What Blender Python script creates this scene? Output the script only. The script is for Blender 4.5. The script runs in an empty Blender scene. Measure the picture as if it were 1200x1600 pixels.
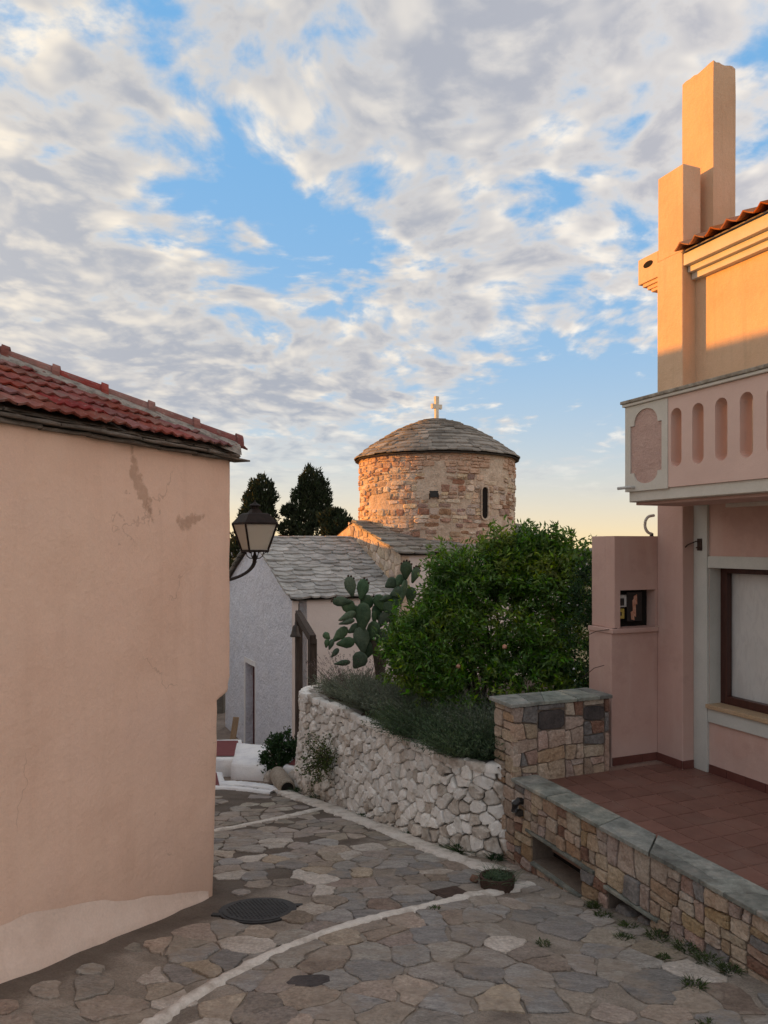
import bpy, bmesh, math, random
import numpy as np
from mathutils import Vector, noise
from mathutils.geometry import tessellate_polygon
R = math.radians
sc = bpy.context.scene
col = sc.collection
rng = random.Random(7)

# ------------------------------------------------------------------ camera
cam_d = bpy.data.cameras.new('camera')
cam = bpy.data.objects.new('camera', cam_d); col.objects.link(cam)
cam.location = (0, 0, 0); cam.rotation_euler = (R(90), 0, 0)
cam_d.sensor_fit = 'VERTICAL'; cam_d.sensor_height = 36.0; cam_d.sensor_width = 27.0
cam_d.lens = 36.0 * 1155 / 1600
cam_d.shift_y = 50 / 1600
cam_d.clip_start = 0.05; cam_d.clip_end = 20000
sc.camera = cam

# ------------------------------------------------------------------ light
SUN_EL = 6.0
SUN_AZ = 73.0                      # degrees from +Y towards -X
sun_vec = Vector((-math.sin(R(SUN_AZ)) * math.cos(R(SUN_EL)), math.cos(R(SUN_AZ)) * math.cos(R(SUN_EL)), math.sin(R(SUN_EL))))
sd = bpy.data.lights.new('sun', 'SUN'); sun = bpy.data.objects.new('sun', sd); col.objects.link(sun)
sd.energy = 2.35; sd.angle = R(0.6); sd.color = (1.0, 0.37, 0.03)
sun.rotation_euler = sun_vec.to_track_quat('Z', 'Y').to_euler()
sun.location = (0, 0, 30)

sc.view_settings.view_transform = 'Standard'; sc.view_settings.look = 'None'
sc.view_settings.exposure = 1.48; sc.view_settings.gamma = 1.0
sc.view_settings.use_curve_mapping = False
sc.render.engine = 'CYCLES'
sc.cycles.use_denoising = True
sc.cycles.max_bounces = 6; sc.cycles.diffuse_bounces = 4
sc.cycles.transparent_max_bounces = 6

# ---- node helper
class NT:
    def __init__(s, tree): s.t = tree
    def n(s, typ, **k):
        nd = s.t.nodes.new(typ)
        for a, b in k.items():
            if a.startswith('i_'):
                key = a[2:]
                nd.inputs[int(key) if key.isdigit() else key].default_value = b
            else: setattr(nd, a, b)
        return nd
    def l(s, a, b): s.t.links.new(a, b)
    def put(s, sock, v):
        if isinstance(v, bpy.types.NodeSocket): s.l(v, sock)
        else: sock.default_value = v
    def m(s, op, a, b=0.0, c=0.0, clamp=False):
        nd = s.n('ShaderNodeMath', operation=op, use_clamp=clamp)
        for i, v in enumerate((a, b, c)): s.put(nd.inputs[i], v)
        return nd.outputs[0]
    def vm(s, op, a, b=(0, 0, 0), out=0):
        nd = s.n('ShaderNodeVectorMath', operation=op)
        s.put(nd.inputs[0], a); s.put(nd.inputs[1], b)
        return nd.outputs[out]
    def scalev(s, a, f):
        nd = s.n('ShaderNodeVectorMath', operation='SCALE')
        s.put(nd.inputs[0], a); s.put(nd.inputs['Scale'], f); return nd.outputs[0]
    def noise(s, vec, scale, detail=5, rough=.55, dist=0.0, out='Fac'):
        nd = s.n('ShaderNodeTexNoise'); s.put(nd.inputs['Vector'], vec)
        nd.inputs['Scale'].default_value = scale; nd.inputs['Detail'].default_value = detail
        nd.inputs['Roughness'].default_value = rough; nd.inputs['Distortion'].default_value = dist
        return nd.outputs[out]
    def sstep(s, x, a, b):
        nd = s.n('ShaderNodeMapRange', interpolation_type='SMOOTHSTEP')
        s.put(nd.inputs[0], x); nd.inputs[1].default_value = a; nd.inputs[2].default_value = b
        nd.inputs[3].default_value = 0; nd.inputs[4].default_value = 1
        return nd.outputs[0]
    def mix(s, f, a, b, mode='MIX'):
        nd = s.n('ShaderNodeMix', data_type='RGBA', blend_type=mode)
        s.put(nd.inputs[0], f)
        for sock, v in ((nd.inputs[6], a), (nd.inputs[7], b)):
            if isinstance(v, (tuple, list)): v = tuple(v) + ((1,) if len(v) == 3 else ())
            s.put(sock, v)
        return nd.outputs[2]
    def ramp(s, f, cols):
        nd = s.n('ShaderNodeValToRGB'); cr = nd.color_ramp
        n = len(cols)
        for i, c in enumerate(cols):
            if len(c) == 4: pos, c = c[0], c[1:]
            else: pos = .28 + .44 * i / max(1, n - 1)
            e = cr.elements[i] if i < 2 else cr.elements.new(pos)
            e.position = pos; e.color = tuple(c) + (1,)
        s.put(nd.inputs[0], f); return nd.outputs[0]

# ------------------------------------------------------------------ sky
world = bpy.data.worlds.new('World'); sc.world = world; world.use_nodes = True
wt = world.node_tree; wt.nodes.clear(); W = NT(wt)
sky = W.n('ShaderNodeTexSky', sky_type='NISHITA', sun_disc=False)
sky.sun_elevation = R(SUN_EL); sky.sun_rotation = R(-SUN_AZ)
sky.altitude = 100; sky.air_density = 1.0; sky.dust_density = 1.2; sky.ozone_density = 2.0
tc = W.n('ShaderNodeTexCoord')
sep = W.n('ShaderNodeSeparateXYZ'); W.l(tc.outputs['Generated'], sep.inputs[0])
dx, dy, dz = sep.outputs
zc = W.m('MAXIMUM', dz, 0.012)
zp = W.m('ADD', zc, 0.20)
cmb = W.n('ShaderNodeCombineXYZ')
W.l(W.m('DIVIDE', dx, zp), cmb.inputs[0]); W.l(W.m('DIVIDE', dy, zp), cmb.inputs[1])
P = cmb.outputs[0]                                   # position on the cloud deck
warp = W.noise(P, 1.6, 2, .5, out='Color')
Pw = W.vm('ADD', P, W.scalev(W.vm('SUBTRACT', warp, (.5, .5, .5)), 0.30))
n_big = W.noise(Pw, 1.6, 3, .5)
n_mid = W.noise(Pw, 5.2, 3, .5)
n_fine = W.noise(Pw, 13.0, 6, .55)
dsq = W.vm('MULTIPLY', tc.outputs['Generated'], (1, 1, 1.5))
def blob(cov, az, el, raz, rel, amp):                # soft bias of the cover round one bearing, degrees
    c = (math.sin(R(az)) * math.cos(R(el)), math.cos(R(az)) * math.cos(R(el)), 1.5 * math.sin(R(el)))
    r_ = math.sqrt(math.sin(R(raz)) * 1.5 * math.sin(R(rel)))
    d = W.vm('DISTANCE', dsq, c, out=1)
    e = W.m('POWER', math.exp(-1 / r_ ** 2), W.m('MULTIPLY', d, d))
    return W.m('MULTIPLY_ADD', e, amp, cov)
cov = W.m('MULTIPLY_ADD', n_big, 1.0, -.50 + .03)
cov = W.m('MULTIPLY_ADD', n_mid, 1.25, W.m('ADD', cov, -.625))
cov = W.m('MULTIPLY_ADD', n_fine, 1.15, W.m('ADD', cov, -.575))
for b in [(13.6, 24.1, 5.6, 3.2, -1.05), (9.6, 22.5, 4.5, 2.8, -0.6), (4.9, 17.0, 5.9, 2.9, -0.7), (0.5, 15.3, 3.8, 2.1, -0.4), (-0.5, 20.4, 4.9, 2.8, -0.26), (-9.1, 29.8, 4.2, 3.8, -0.46), (-17.3, 27.1, 5.6, 3.5, -0.44), (-24.2, 32.0, 4.9, 3.5, -0.36), (-11.7, 24.6, 7.6, 3.8, -0.26), (-5.4, 21.8, 6.6, 3.3, -0.34), (-19.1, 30.8, 4.2, 2.8, -0.18), (14.1, 10.5, 8.3, 3.5, -0.46), (19.1, 11.6, 5.6, 4.2, -0.3), (7.9, 6.4, 13.9, 2.8, -0.16), (10.8, 32.9, 10.9, 4.5, 0.34), (-3.0, 35.7, 5.5, 3.0, 0.22), (-25.9, 22.1, 6.0, 4.5, 0.18), (-23.0, 16.4, 8.9, 4.0, 0.22), (17.3, 17.0, 4.5, 1.9, 0.44), (9.3, 13.9, 6.0, 1.4, 0.42), (-11.7, 12.4, 9.9, 2.5, 0.22), (19.5, 21.0, 2.0, 2.5, 0.25), (-2.0, 10.3, 9.9, 2.0, 0.12), (-13.2, 28.7, 1.9, 2.0, 0.26), (5.7, 21.2, 2.7, 1.6, 0.4), (1.0, 26.9, 4.0, 1.8, 0.24), (-5.9, 25.3, 1.7, 1.5, 0.22)]:
    cov = blob(cov, *b)
alpha = W.sstep(cov, -.36, .10)
thick = W.sstep(cov, -.08, .34)
# phase of the low sun: clouds near it glow, clouds opposite it are lit from the front
sdir = W.vm('DOT_PRODUCT', tc.outputs['Generated'], tuple(sun_vec), out=1)
fwd = W.m('POWER', W.m('MAXIMUM', W.m('MULTIPLY_ADD', sdir, .5, .5), 0.0), 6.0)
back = W.m('POWER', W.m('MAXIMUM', W.m('MULTIPLY_ADD', sdir, -.5, .5), 0.0), 1.5)
phase = W.m('ADD', W.m('MULTIPLY_ADD', back, .85, .86), W.m('MULTIPLY', fwd, .6))
lit = W.mix(fwd, W.mix(back, (.345, .325, .295), (.39, .35, .30)), (.48, .39, .26))
shade = W.mix(fwd, W.mix(back, (.126, .150, .190), (.235, .20, .178)), (.26, .235, .21))
puff = W.sstep(W.m('ADD', W.m('MULTIPLY', n_fine, .40), W.m('MULTIPLY', W.noise(Pw, 8.0, 3, .5), .60)), .48, .66)
tk = W.m('MULTIPLY', W.m('MULTIPLY_ADD', thick, .45, .55), W.m('MULTIPLY_ADD', puff, W.m('MULTIPLY_ADD', thick, .45, -1.0), 1.0), clamp=True)
cloud = W.scalev(W.mix(tk, lit, shade), phase)
skyc = W.mix(1.0, sky.outputs[0], (.085, .085, .085), 'MULTIPLY')
hz = W.m('EXPONENT', W.m('MULTIPLY', W.m('MAXIMUM', dz, 0), -12.0))
hz2 = W.m('EXPONENT', W.m('MULTIPLY', W.m('MAXIMUM', dz, 0), -5.5))
clear = W.mix(.84, skyc, (.070, .185, .335))
base = W.mix(W.m('MULTIPLY', hz, .92), W.mix(W.m('MULTIPLY', hz2, .72), clear, W.mix(fwd, (.31, .335, .325), (.60, .48, .28))), W.mix(fwd, (.40, .30, .155), (.64, .44, .20)))
far = W.sstep(dz, .03, .20)
alpha2 = W.m('MULTIPLY', alpha, far)
final = W.mix(alpha2, base, cloud)
bg = W.n('ShaderNodeBackground'); W.l(final, bg.inputs[0]); bg.inputs[1].default_value = 0.92
world.cycles.sampling_method = 'MANUAL'; world.cycles.sample_map_resolution = 512
wo = W.n('ShaderNodeOutputWorld'); W.l(bg.outputs[0], wo.inputs[0])

# ------------------------------------------------------------------ materials
MATS = {}
def mat(name, cols, scale=3.0, rough=.88, bump=.35, bscale=45, bdist=.006, rnd=0.0, hue=0.0, speck=.25, spscale=70,
        stretch=(1, 1, 1), island=0.0, spec=.25, metallic=0.0, hook=None, detail=6):
    m = bpy.data.materials.new(name); m.use_nodes = True
    t = m.node_tree; t.nodes.clear(); N = NT(t)
    out = N.n('ShaderNodeOutputMaterial'); bs = N.n('ShaderNodeBsdfPrincipled'); N.l(bs.outputs[0], out.inputs[0])
    pos = N.n('ShaderNodeNewGeometry'); p = pos.outputs['Position']
    pv = N.vm('MULTIPLY', p, stretch) if stretch != (1, 1, 1) else p
    oi = None
    if rnd or hue:
        oi = N.n('ShaderNodeObjectInfo')
        pv = N.vm('ADD', pv, N.scalev((13.1, 7.7, 3.3), N.m('MULTIPLY', oi.outputs['Random'], 9.0)))
    f = N.noise(pv, scale, detail, .6)
    c = N.ramp(f, cols) if len(cols) > 1 else tuple(cols[0]) + (1,)
    if speck:
        sp = N.noise(pv, spscale, 4, .7)
        k = N.m('MULTIPLY_ADD', N.m('SUBTRACT', sp, .5), speck * 4, 1.0)
        cmb = N.n('ShaderNodeCombineColor'); [N.l(k, cmb.inputs[i]) for i in range(3)]
        c = N.mix(1.0, c, cmb.outputs[0], 'MULTIPLY')
    if oi or island:
        hs = N.n('ShaderNodeHueSaturation'); N.put(hs.inputs['Color'], c)
        src = pos.outputs['Random Per Island'] if island else oi.outputs['Random']
        a = island or rnd
        N.l(N.m('MULTIPLY_ADD', src, 2 * a, 1 - a), hs.inputs['Value'])
        if hue:
            r2 = N.m('FRACT', N.m('MULTIPLY', src, 17.3))
            N.l(N.m('MULTIPLY_ADD', r2, 2 * hue, .5 - hue), hs.inputs['Hue'])
            N.l(N.m('MULTIPLY_ADD', N.m('FRACT', N.m('MULTIPLY', src, 31.7)), .5, .75), hs.inputs['Saturation'])
        c = hs.outputs[0]
    if hook: c = hook(N, p, c)
    N.put(bs.inputs['Base Color'], c)
    bs.inputs['Roughness'].default_value = rough; bs.inputs['Metallic'].default_value = metallic
    bs.inputs['Specular IOR Level'].default_value = spec
    if bump:
        h = N.m('ADD', N.m('MULTIPLY', N.noise(pv, bscale, 5, .65), 1.0), N.m('MULTIPLY', N.noise(pv, bscale / 6, 3, .6), 2.0))
        b = N.n('ShaderNodeBump'); b.inputs['Strength'].default_value = bump; b.inputs['Distance'].default_value = bdist
        N.l(h, b.inputs['Height']); N.l(b.outputs[0], bs.inputs['Normal'])
    MATS[name] = m
    return m

# ------------------------------------------------------------------ object helpers
WLOC = {}
def setp(o, label=None, cat=None, group=None, kind=None):
    if label: o['label'] = label
    if cat: o['category'] = cat
    if group: o['group'] = group
    if kind: o['kind'] = kind
    return o
def thing(name, label, cat, loc, group=None):
    o = bpy.data.objects.new(name, None); col.objects.link(o); o.location = loc; o.empty_display_size = .1
    WLOC[o] = Vector(loc)
    return setp(o, label, cat, group)
def emit(name, vs, fs, m, parent=None, smooth=False, fix=True, **props):
    vs = [Vector(v) for v in vs]
    xs = [v.x for v in vs]; ys = [v.y for v in vs]; zs = [v.z for v in vs]
    o0 = Vector(((min(xs) + max(xs)) / 2, (min(ys) + max(ys)) / 2, min(zs)))
    me = bpy.data.meshes.new(name)
    me.from_pydata([v - o0 for v in vs], [], fs)
    if fix:
        bm = bmesh.new(); bm.from_mesh(me); bmesh.ops.recalc_face_normals(bm, faces=bm.faces); bm.to_mesh(me); bm.free()
    me.materials.append(m)
    if smooth: me.polygons.foreach_set('use_smooth', [True] * len(me.polygons))
    o = bpy.data.objects.new(name, me); col.objects.link(o)
    if parent: o.parent = parent; o.location = o0 - WLOC[parent]
    else: o.location = o0
    WLOC[o] = o0
    return setp(o, **props)
def emit_np(name, V, F, m, parent=None, smooth=False, **props):
    o0 = np.array([(V[:, 0].min() + V[:, 0].max()) / 2, (V[:, 1].min() + V[:, 1].max()) / 2, V[:, 2].min()])
    me = bpy.data.meshes.new(name); me.from_pydata((V - o0).tolist(), [], F.tolist()); me.materials.append(m)
    if smooth: me.polygons.foreach_set('use_smooth', [True] * len(me.polygons))
    o = bpy.data.objects.new(name, me); col.objects.link(o); o0 = Vector(o0)
    if parent: o.parent = parent; o.location = o0 - WLOC[parent]
    else: o.location = o0
    WLOC[o] = o0
    return setp(o, **props)
ID = lambda a, b, c: Vector((a, b, c))
class G:
    def __init__(s): s.v = []; s.f = []
    def add(s, vs, fs):
        o = len(s.v); s.v += [Vector(v) for v in vs]; s.f += [[i + o for i in f] for f in fs]; return s
    def box(s, a0, a1, b0, b1, c0, c1, F=ID, bev=.006, seg=2):
        bm = bmesh.new(); bmesh.ops.create_cube(bm, size=1)
        for v in bm.verts:
            v.co = Vector((a0 + (v.co.x + .5) * (a1 - a0), b0 + (v.co.y + .5) * (b1 - b0), c0 + (v.co.z + .5) * (c1 - c0)))
        if bev: bmesh.ops.bevel(bm, geom=bm.edges[:], offset=min(bev, .3 * min(abs(a1 - a0), abs(b1 - b0), abs(c1 - c0))), segments=seg, affect='EDGES', profile=.6)
        bm.verts.index_update()
        s.add([F(*v.co) for v in bm.verts], [[v.index for v in f.verts] for f in bm.faces]); bm.free(); return s
    def tube(s, pts, r, n=8, cap=True):
        pts = [Vector(p) for p in pts]; rs = r if isinstance(r, (list, tuple)) else [r] * len(pts)
        vs = []; fs = []; up = Vector((.13, .21, .97))
        for i, p in enumerate(pts):
            d = (pts[min(i + 1, len(pts) - 1)] - pts[max(i - 1, 0)]).normalized()
            a = d.cross(up)
            if a.length < .1: a = d.cross(Vector((1, 0, 0)))
            a.normalize(); b = d.cross(a)
            for k in range(n):
                t = 2 * math.pi * k / n; vs.append(p + (a * math.cos(t) + b * math.sin(t)) * rs[i])
        for i in range(len(pts) - 1):
            for k in range(n): fs.append([i * n + k, i * n + (k + 1) % n, (i + 1) * n + (k + 1) % n, (i + 1) * n + k])
        if cap: fs.append(list(range(n))[::-1]); fs.append([(len(pts) - 1) * n + k for k in range(n)])
        return s.add(vs, fs)
    def lathe(s, prof, c, n=24, F=None):
        vs = []; fs = []; c = Vector(c)
        for r, z in prof:
            for k in range(n):
                t = 2 * math.pi * k / n; vs.append(c + Vector((r * math.cos(t), r * math.sin(t), z)))
        for i in range(len(prof) - 1):
            for k in range(n): fs.append([i * n + k, i * n + (k + 1) % n, (i + 1) * n + (k + 1) % n, (i + 1) * n + k])
        fs.append(list(range(n))[::-1]); fs.append([(len(prof) - 1) * n + k for k in range(n)])
        return s.add(vs, fs)
    def panel(s, outer, holes, w0, w1, F):
        loops = [outer] + holes
        flat = [p for lp in loops for p in lp]
        tris = tessellate_polygon([[Vector((p[0], p[1], 0)) for p in lp] for lp in loops])
        n = len(flat)
        vs = [F(p[0], p[1], w1) for p in flat] + [F(p[0], p[1], w0) for p in flat]
        fs = [list(t) for t in tris] + [[i + n for i in t][::-1] for t in tris]
        o = 0
        for lp in loops:
            k = len(lp)
            for i in range(k): fs.append([o + i, o + (i + 1) % k, o + (i + 1) % k + n, o + i + n])
            o += k
        return s.add(vs, fs)
    def out(s, name, m, parent=None, **k): return emit(name, s.v, s.f, m, parent, **k)

# ---- polygons
def area(p): return .5 * sum(p[i][0] * p[(i + 1) % len(p)][1] - p[(i + 1) % len(p)][0] * p[i][1] for i in range(len(p)))
def cen(p): return (sum(q[0] for q in p) / len(p), sum(q[1] for q in p) / len(p))
def clip(p, a, b, c):                       # keep a x + b y <= c
    out = []
    for i in range(len(p)):
        P0, P1 = p[i], p[(i + 1) % len(p)]
        d0 = a * P0[0] + b * P0[1] - c; d1 = a * P1[0] + b * P1[1] - c
        if d0 <= 0: out.append(P0)
        if d0 * d1 < 0:
            t = d0 / (d0 - d1); out.append((P0[0] + t * (P1[0] - P0[0]), P0[1] + t * (P1[1] - P0[1])))
    return out
def inset(p, g):
    if area(p) < 0: p = p[::-1]
    q = p
    for i in range(len(p)):
        a, b = p[i], p[(i + 1) % len(p)]
        ex, ey = b[0] - a[0], b[1] - a[1]; L = math.hypot(ex, ey)
        if L < 1e-6: continue
        nx, ny = ey / L, -ex / L
        q = clip(q, nx, ny, nx * a[0] + ny * a[1] - g)
        if len(q) < 3: return []
    return q
def chaikin(p, t=.25):
    o = []
    for i in range(len(p)):
        a, b = p[i], p[(i + 1) % len(p)]
        o.append((a[0] + t * (b[0] - a[0]), a[1] + t * (b[1] - a[1]))); o.append((b[0] + t * (a[0] - b[0]), b[1] + t * (a[1] - b[1])))
    return o
def dedupe(p, e):
    o = []
    for q in p:
        if not o or math.hypot(q[0] - o[-1][0], q[1] - o[-1][1]) > e: o.append(q)
    if len(o) > 2 and math.hypot(o[0][0] - o[-1][0], o[0][1] - o[-1][1]) < e: o.pop()
    return o
def voronoi(seeds, box, rad):
    x0, y0, x1, y1 = box; res = []
    S = np.array(seeds)
    for i, (x, y) in enumerate(seeds):
        p = [(max(x0, x - rad), max(y0, y - rad)), (min(x1, x + rad), max(y0, y - rad)), (min(x1, x + rad), min(y1, y + rad)), (max(x0, x - rad), min(y1, y + rad))]
        d = np.hypot(S[:, 0] - x, S[:, 1] - y); idx = np.argsort(d)[1:26]
        for j in idx:
            if d[j] > 2 * rad: break
            a, b = S[j, 0] - x, S[j, 1] - y
            p = clip(p, a, b, a * (S[j, 0] + x) / 2 + b * (S[j, 1] + y) / 2)
            if len(p) < 3: break
        res.append(p)
    return res
def scatter(box, dmin, r, n=4000, wfun=None):
    x0, y0, x1, y1 = box; pts = []
    for _ in range(n):
        x, y = r.uniform(x0, x1), r.uniform(y0, y1)
        d = dmin * (wfun(x, y) if wfun else 1)
        if all((x - a) ** 2 + (y - b) ** 2 > d * d for a, b in pts): pts.append((x, y))
    return pts
def bsp(p, target, r, aniso=1.0, slant=.18):
    A = abs(area(p))
    if A < target * r.uniform(.55, 1.6): return [p]
    xs = [q[0] for q in p]; ys = [q[1] for q in p]
    w, h = max(xs) - min(xs), (max(ys) - min(ys)) * aniso
    c = cen(p); c = (c[0] + r.uniform(-.16, .16) * w, c[1] + r.uniform(-.16, .16) * h / aniso)
    if w > h: a, b = 1, r.gauss(0, slant)
    else: a, b = r.gauss(0, slant * .6), 1
    k = a * c[0] + b * c[1]
    p1, p2 = clip(p, a, b, k), clip(p, -a, -b, -k)
    if len(p1) < 3 or len(p2) < 3: return [p]
    return bsp(p1, target, r, aniso, slant) + bsp(p2, target, r, aniso, slant)
def stone(name, poly, F, m, parent, gap=.006, h=.012, r=rng, depth=.03, rnd=1, top=.82, jit=.004, dome=1.15, maxn=12, smooth=False, g=None, rt=.14, rough=0.0):
    p = inset(poly, gap)
    if len(p) < 3 or abs(area(p)) < .0006: return None
    p = dedupe(p, .012)
    if rough:
        q = []
        for i in range(len(p)):
            a, b = p[i], p[(i + 1) % len(p)]; q.append(a); L = math.hypot(b[0] - a[0], b[1] - a[1])
            k = 2 if L > .16 else 1 if L > .07 else 0
            for e in range(k):
                t = (e + 1) / (k + 1) + r.uniform(-.1, .1); o_ = r.uniform(-rough, rough * .6)
                q.append((a[0] + t * (b[0] - a[0]) - (b[1] - a[1]) / L * o_, a[1] + t * (b[1] - a[1]) + (b[0] - a[0]) / L * o_))
        p = q
    for _ in range(rnd): p = dedupe(chaikin(p, rt), .006)
    if len(p) < 3: return None
    while len(p) > maxn:
        k = min(range(len(p)), key=lambda i: math.hypot(p[i][0] - p[i - 1][0], p[i][1] - p[i - 1][1])); p.pop(k)
    p = [(x + r.uniform(-jit, jit), y + r.uniform(-jit, jit)) for x, y in p]
    c = cen(p); n = len(p)
    tx, ty = r.uniform(-.25, .25), r.uniform(-.25, .25)      # slight tilt of the face
    def hh(x, y, f): return h * f * (1 + tx * (x - c[0]) / .1 * .3 + ty * (y - c[1]) / .1 * .3) + r.uniform(-.1, .1) * h
    vs = [F(x, y, -depth) for x, y in p] + [F(x, y, hh(x, y, .62)) for x, y in p]
    for x, y in p:
        X, Y = c[0] + (x - c[0]) * top, c[1] + (y - c[1]) * top; vs.append(F(X, Y, hh(X, Y, 1.0)))
    vs.append(F(c[0], c[1], h * dome))
    fs = []
    for i in range(n):
        j = (i + 1) % n
        fs += [[i, j, n + j, n + i], [n + i, n + j, 2 * n + j, 2 * n + i], [2 * n + i, 2 * n + j, 3 * n]]
    if g is not None: g.add(vs, fs); return g
    return emit(name, vs, fs, m, parent, smooth=smooth)
def pick(r, lst):
    t = sum(w for _, w in lst); x = r.uniform(0, t)
    for m, w in lst:
        x -= w
        if x <= 0: return m
    return lst[-1][0]

def nz(x, y=0.0, z=0.0): return noise.noise(Vector((x, y, z)))
def ground(x, y):
    yy = y if y < 22 else 22 + (y - 22) * .35
    z = -1.7 - .16 * yy + .012 * nz(x * 1.3, y * 1.3, 2.0)
    z -= .05 * min(1, max(0, (x - .6) / .6))
    if y < 6: z += .10 * min(1, max(0, (-x - 1.1) / .9)) * min(1, max(0, (5.6 - y) / 1.2))
    return z

# ------------------------------------------------------------------ frames
LC = Vector((-1.145, 5.6, 0)); LE = Vector((-.42, -.907, 0)); LN = Vector((.907, -.42, 0)); LQ = Vector((-.907, .42, 0)); LM = Vector((.42, .907, 0))
def LH(k, o, z): return LC + LE * k + LN * o + Vector((0, 0, z))             # left house: along the lane wall, outwards, up
HC = Vector((2.745, 6.795, 0)); HS = Vector((.38, -.925, 0)); HPn = Vector((-.925, -.38, 0))
def HH(s, p, z): return HC + HS * s + HPn * p + Vector((0, 0, z))            # right house: along the facade, towards the lane, up
CC = Vector((-1.54, 12.5, 0)); CA = Vector((.9, .436, 0)); CB = Vector((-.436, .9, 0))
def CH(a, b, z): return CC + CA * a + CB * b + Vector((0, 0, z))             # church: along the nave, back, up
FL = -2.07                                                                    # terrace floor

# ------------------------------------------------------------------ material library
def left_wall_hook(N, p, c):
    k = N.vm('DOT_PRODUCT', N.vm('SUBTRACT', p, tuple(LC)), tuple(LE), out=1)
    z = N.vm('DOT_PRODUCT', p, (0, 0, 1), out=1)
    cm = N.n('ShaderNodeCombineXYZ'); N.l(k, cm.inputs[0]); N.l(z, cm.inputs[1])
    w = N.vm('ADD', cm.outputs[0], N.scalev(N.vm('SUBTRACT', N.noise(p, 9, 6, .7, out='Color'), (.5, .5, .5)), .16))
    d = None
    for (a, b, r_) in ((1.025, .59, .012), (1.03, .53, .028), (1.02, .46, .034), (.99, .40, .038), (.95, .33, .036), (.91, .27, .030), (.885, .21, .020), (.86, .16, .012),
                       (.60, .15, .02), (.55, .14, .028), (.50, .15, .034), (.45, .17, .030), (.40, .19, .022), (.35, .20, .012)):
        dd = N.m('SUBTRACT', N.vm('DISTANCE', w, (a, b, 0), out=1), r_ * 1.35)
        d = dd if d is None else N.m('MINIMUM', d, dd)
    mk = N.m('SUBTRACT', 1.0, N.sstep(d, -.012, .012))
    bare = N.ramp(N.noise(p, 26, 5, .7), [(.42, .27, .195), (.52, .35, .26)])
    st = N.noise(N.vm('MULTIPLY', p, (5, 5, .5)), 1.5, 5, .6)
    c = N.mix(N.m('MULTIPLY', N.sstep(st, .48, .74), .25), c, (.62, .42, .32))
    bl = N.noise(p, .9, 5, .65)
    c = N.mix(N.m('MULTIPLY', N.sstep(bl, .50, .62), .22), c, (.80, .60, .47))
    c = N.mix(N.m('MULTIPLY', mk, .75), c, bare)
    # faint hairline cracks and rubbed patches
    vr = N.n('ShaderNodeTexVoronoi', feature='DISTANCE_TO_EDGE'); N.put(vr.inputs['Vector'], N.vm('ADD', p, N.scalev(N.noise(p, 3, 4, .6, out='Color'), .5)))
    vr.inputs['Scale'].default_value = .9
    cr = N.m('MULTIPLY', N.m('SUBTRACT', 1.0, N.sstep(vr.outputs['Distance'], .0, .006)), N.sstep(N.noise(p, 1.3, 3), .52, .62))
    c = N.mix(N.m('MULTIPLY', cr, .35), c, (.25, .15, .11))
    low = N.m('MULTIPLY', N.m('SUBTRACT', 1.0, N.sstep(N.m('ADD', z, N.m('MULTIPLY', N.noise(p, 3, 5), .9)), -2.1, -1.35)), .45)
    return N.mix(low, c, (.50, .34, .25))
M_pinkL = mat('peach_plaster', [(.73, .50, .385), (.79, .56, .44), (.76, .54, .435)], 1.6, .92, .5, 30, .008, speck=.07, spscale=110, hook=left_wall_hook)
M_skirt = mat('plaster_skirt_paint', [(.60, .46, .38), (.72, .57, .48), (.76, .62, .53)], 3, .92, .5, 40, .006, speck=.08)
def house_hook(N, p, c):
    s = N.noise(N.vm('MULTIPLY', p, (3, 3, .5)), 1.5, 5, .6)
    c = N.mix(N.m('MULTIPLY', N.sstep(s, .50, .70), .40), c, (.64, .49, .43))
    c = N.mix(N.m('MULTIPLY', N.sstep(N.noise(p, 1.7, 6, .7), .50, .60), .28), c, (.42, .27, .225))
    z = N.vm('DOT_PRODUCT', p, (0, 0, 1), out=1)
    damp = N.m('MULTIPLY', N.m('SUBTRACT', 1.0, N.sstep(N.m('ADD', z, N.m('MULTIPLY', N.noise(p, 5, 5), .5)), -1.75, -1.45)), .3)
    return N.mix(damp, c, (.66, .53, .48))
M_pinkR = mat('rose_plaster', [(.54, .35, .295), (.60, .405, .345)], 2.2, .9, .45, 110, .004, speck=.05, spscale=200, hook=house_hook)
M_pinkU = mat('rose_plaster_fine', [(.64, .45, .38), (.70, .50, .425)], 2.5, .9, .35, 120, .004, speck=.05, spscale=220)
def streak_hook(N, p, c):
    st = N.noise(N.vm('MULTIPLY', p, (9, 9, .6)), 1.6, 5, .6)
    return N.mix(N.m('MULTIPLY', N.sstep(st, .50, .75), .30), c, (.46, .33, .22))
M_pinkSun = mat('sun_tinted_rose_plaster', [(.60, .40, .255), (.66, .455, .295), (.70, .49, .33)], 2.0, .9, .6, 90, .006, speck=.10, spscale=120, hook=streak_hook)  # rose plaster of the sunlit upper parts, low sun's gold put into the colour
M_trim = mat('cream_trim_paint', [(.56, .52, .45), (.64, .60, .53)], 5, .75, .25, 90, .003, speck=.06)
M_pil = mat('grey_white_paint', [(.50, .51, .47), (.58, .58, .54)], 4, .7, .2, 80, .003, speck=.06)
M_cap = mat('weathered_cap', [(.17, .14, .11), (.30, .26, .21), (.42, .38, .32)], 14, .95, .5, 60, .006, speck=.3)
M_white = mat('whitewash', [(.68, .68, .70), (.80, .80, .80), (.83, .82, .80)], 4, .93, .6, 45, .01, speck=.08)
def gable_hook(N, p, c):
    return N.mix(N.m('MULTIPLY', N.m('MULTIPLY', N.sstep(N.noise(p, 22, 4, .7), .52, .62), N.sstep(N.noise(p, 2.2, 3, .6), .36, .62)), .6), c, (.44, .46, .53))
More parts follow.
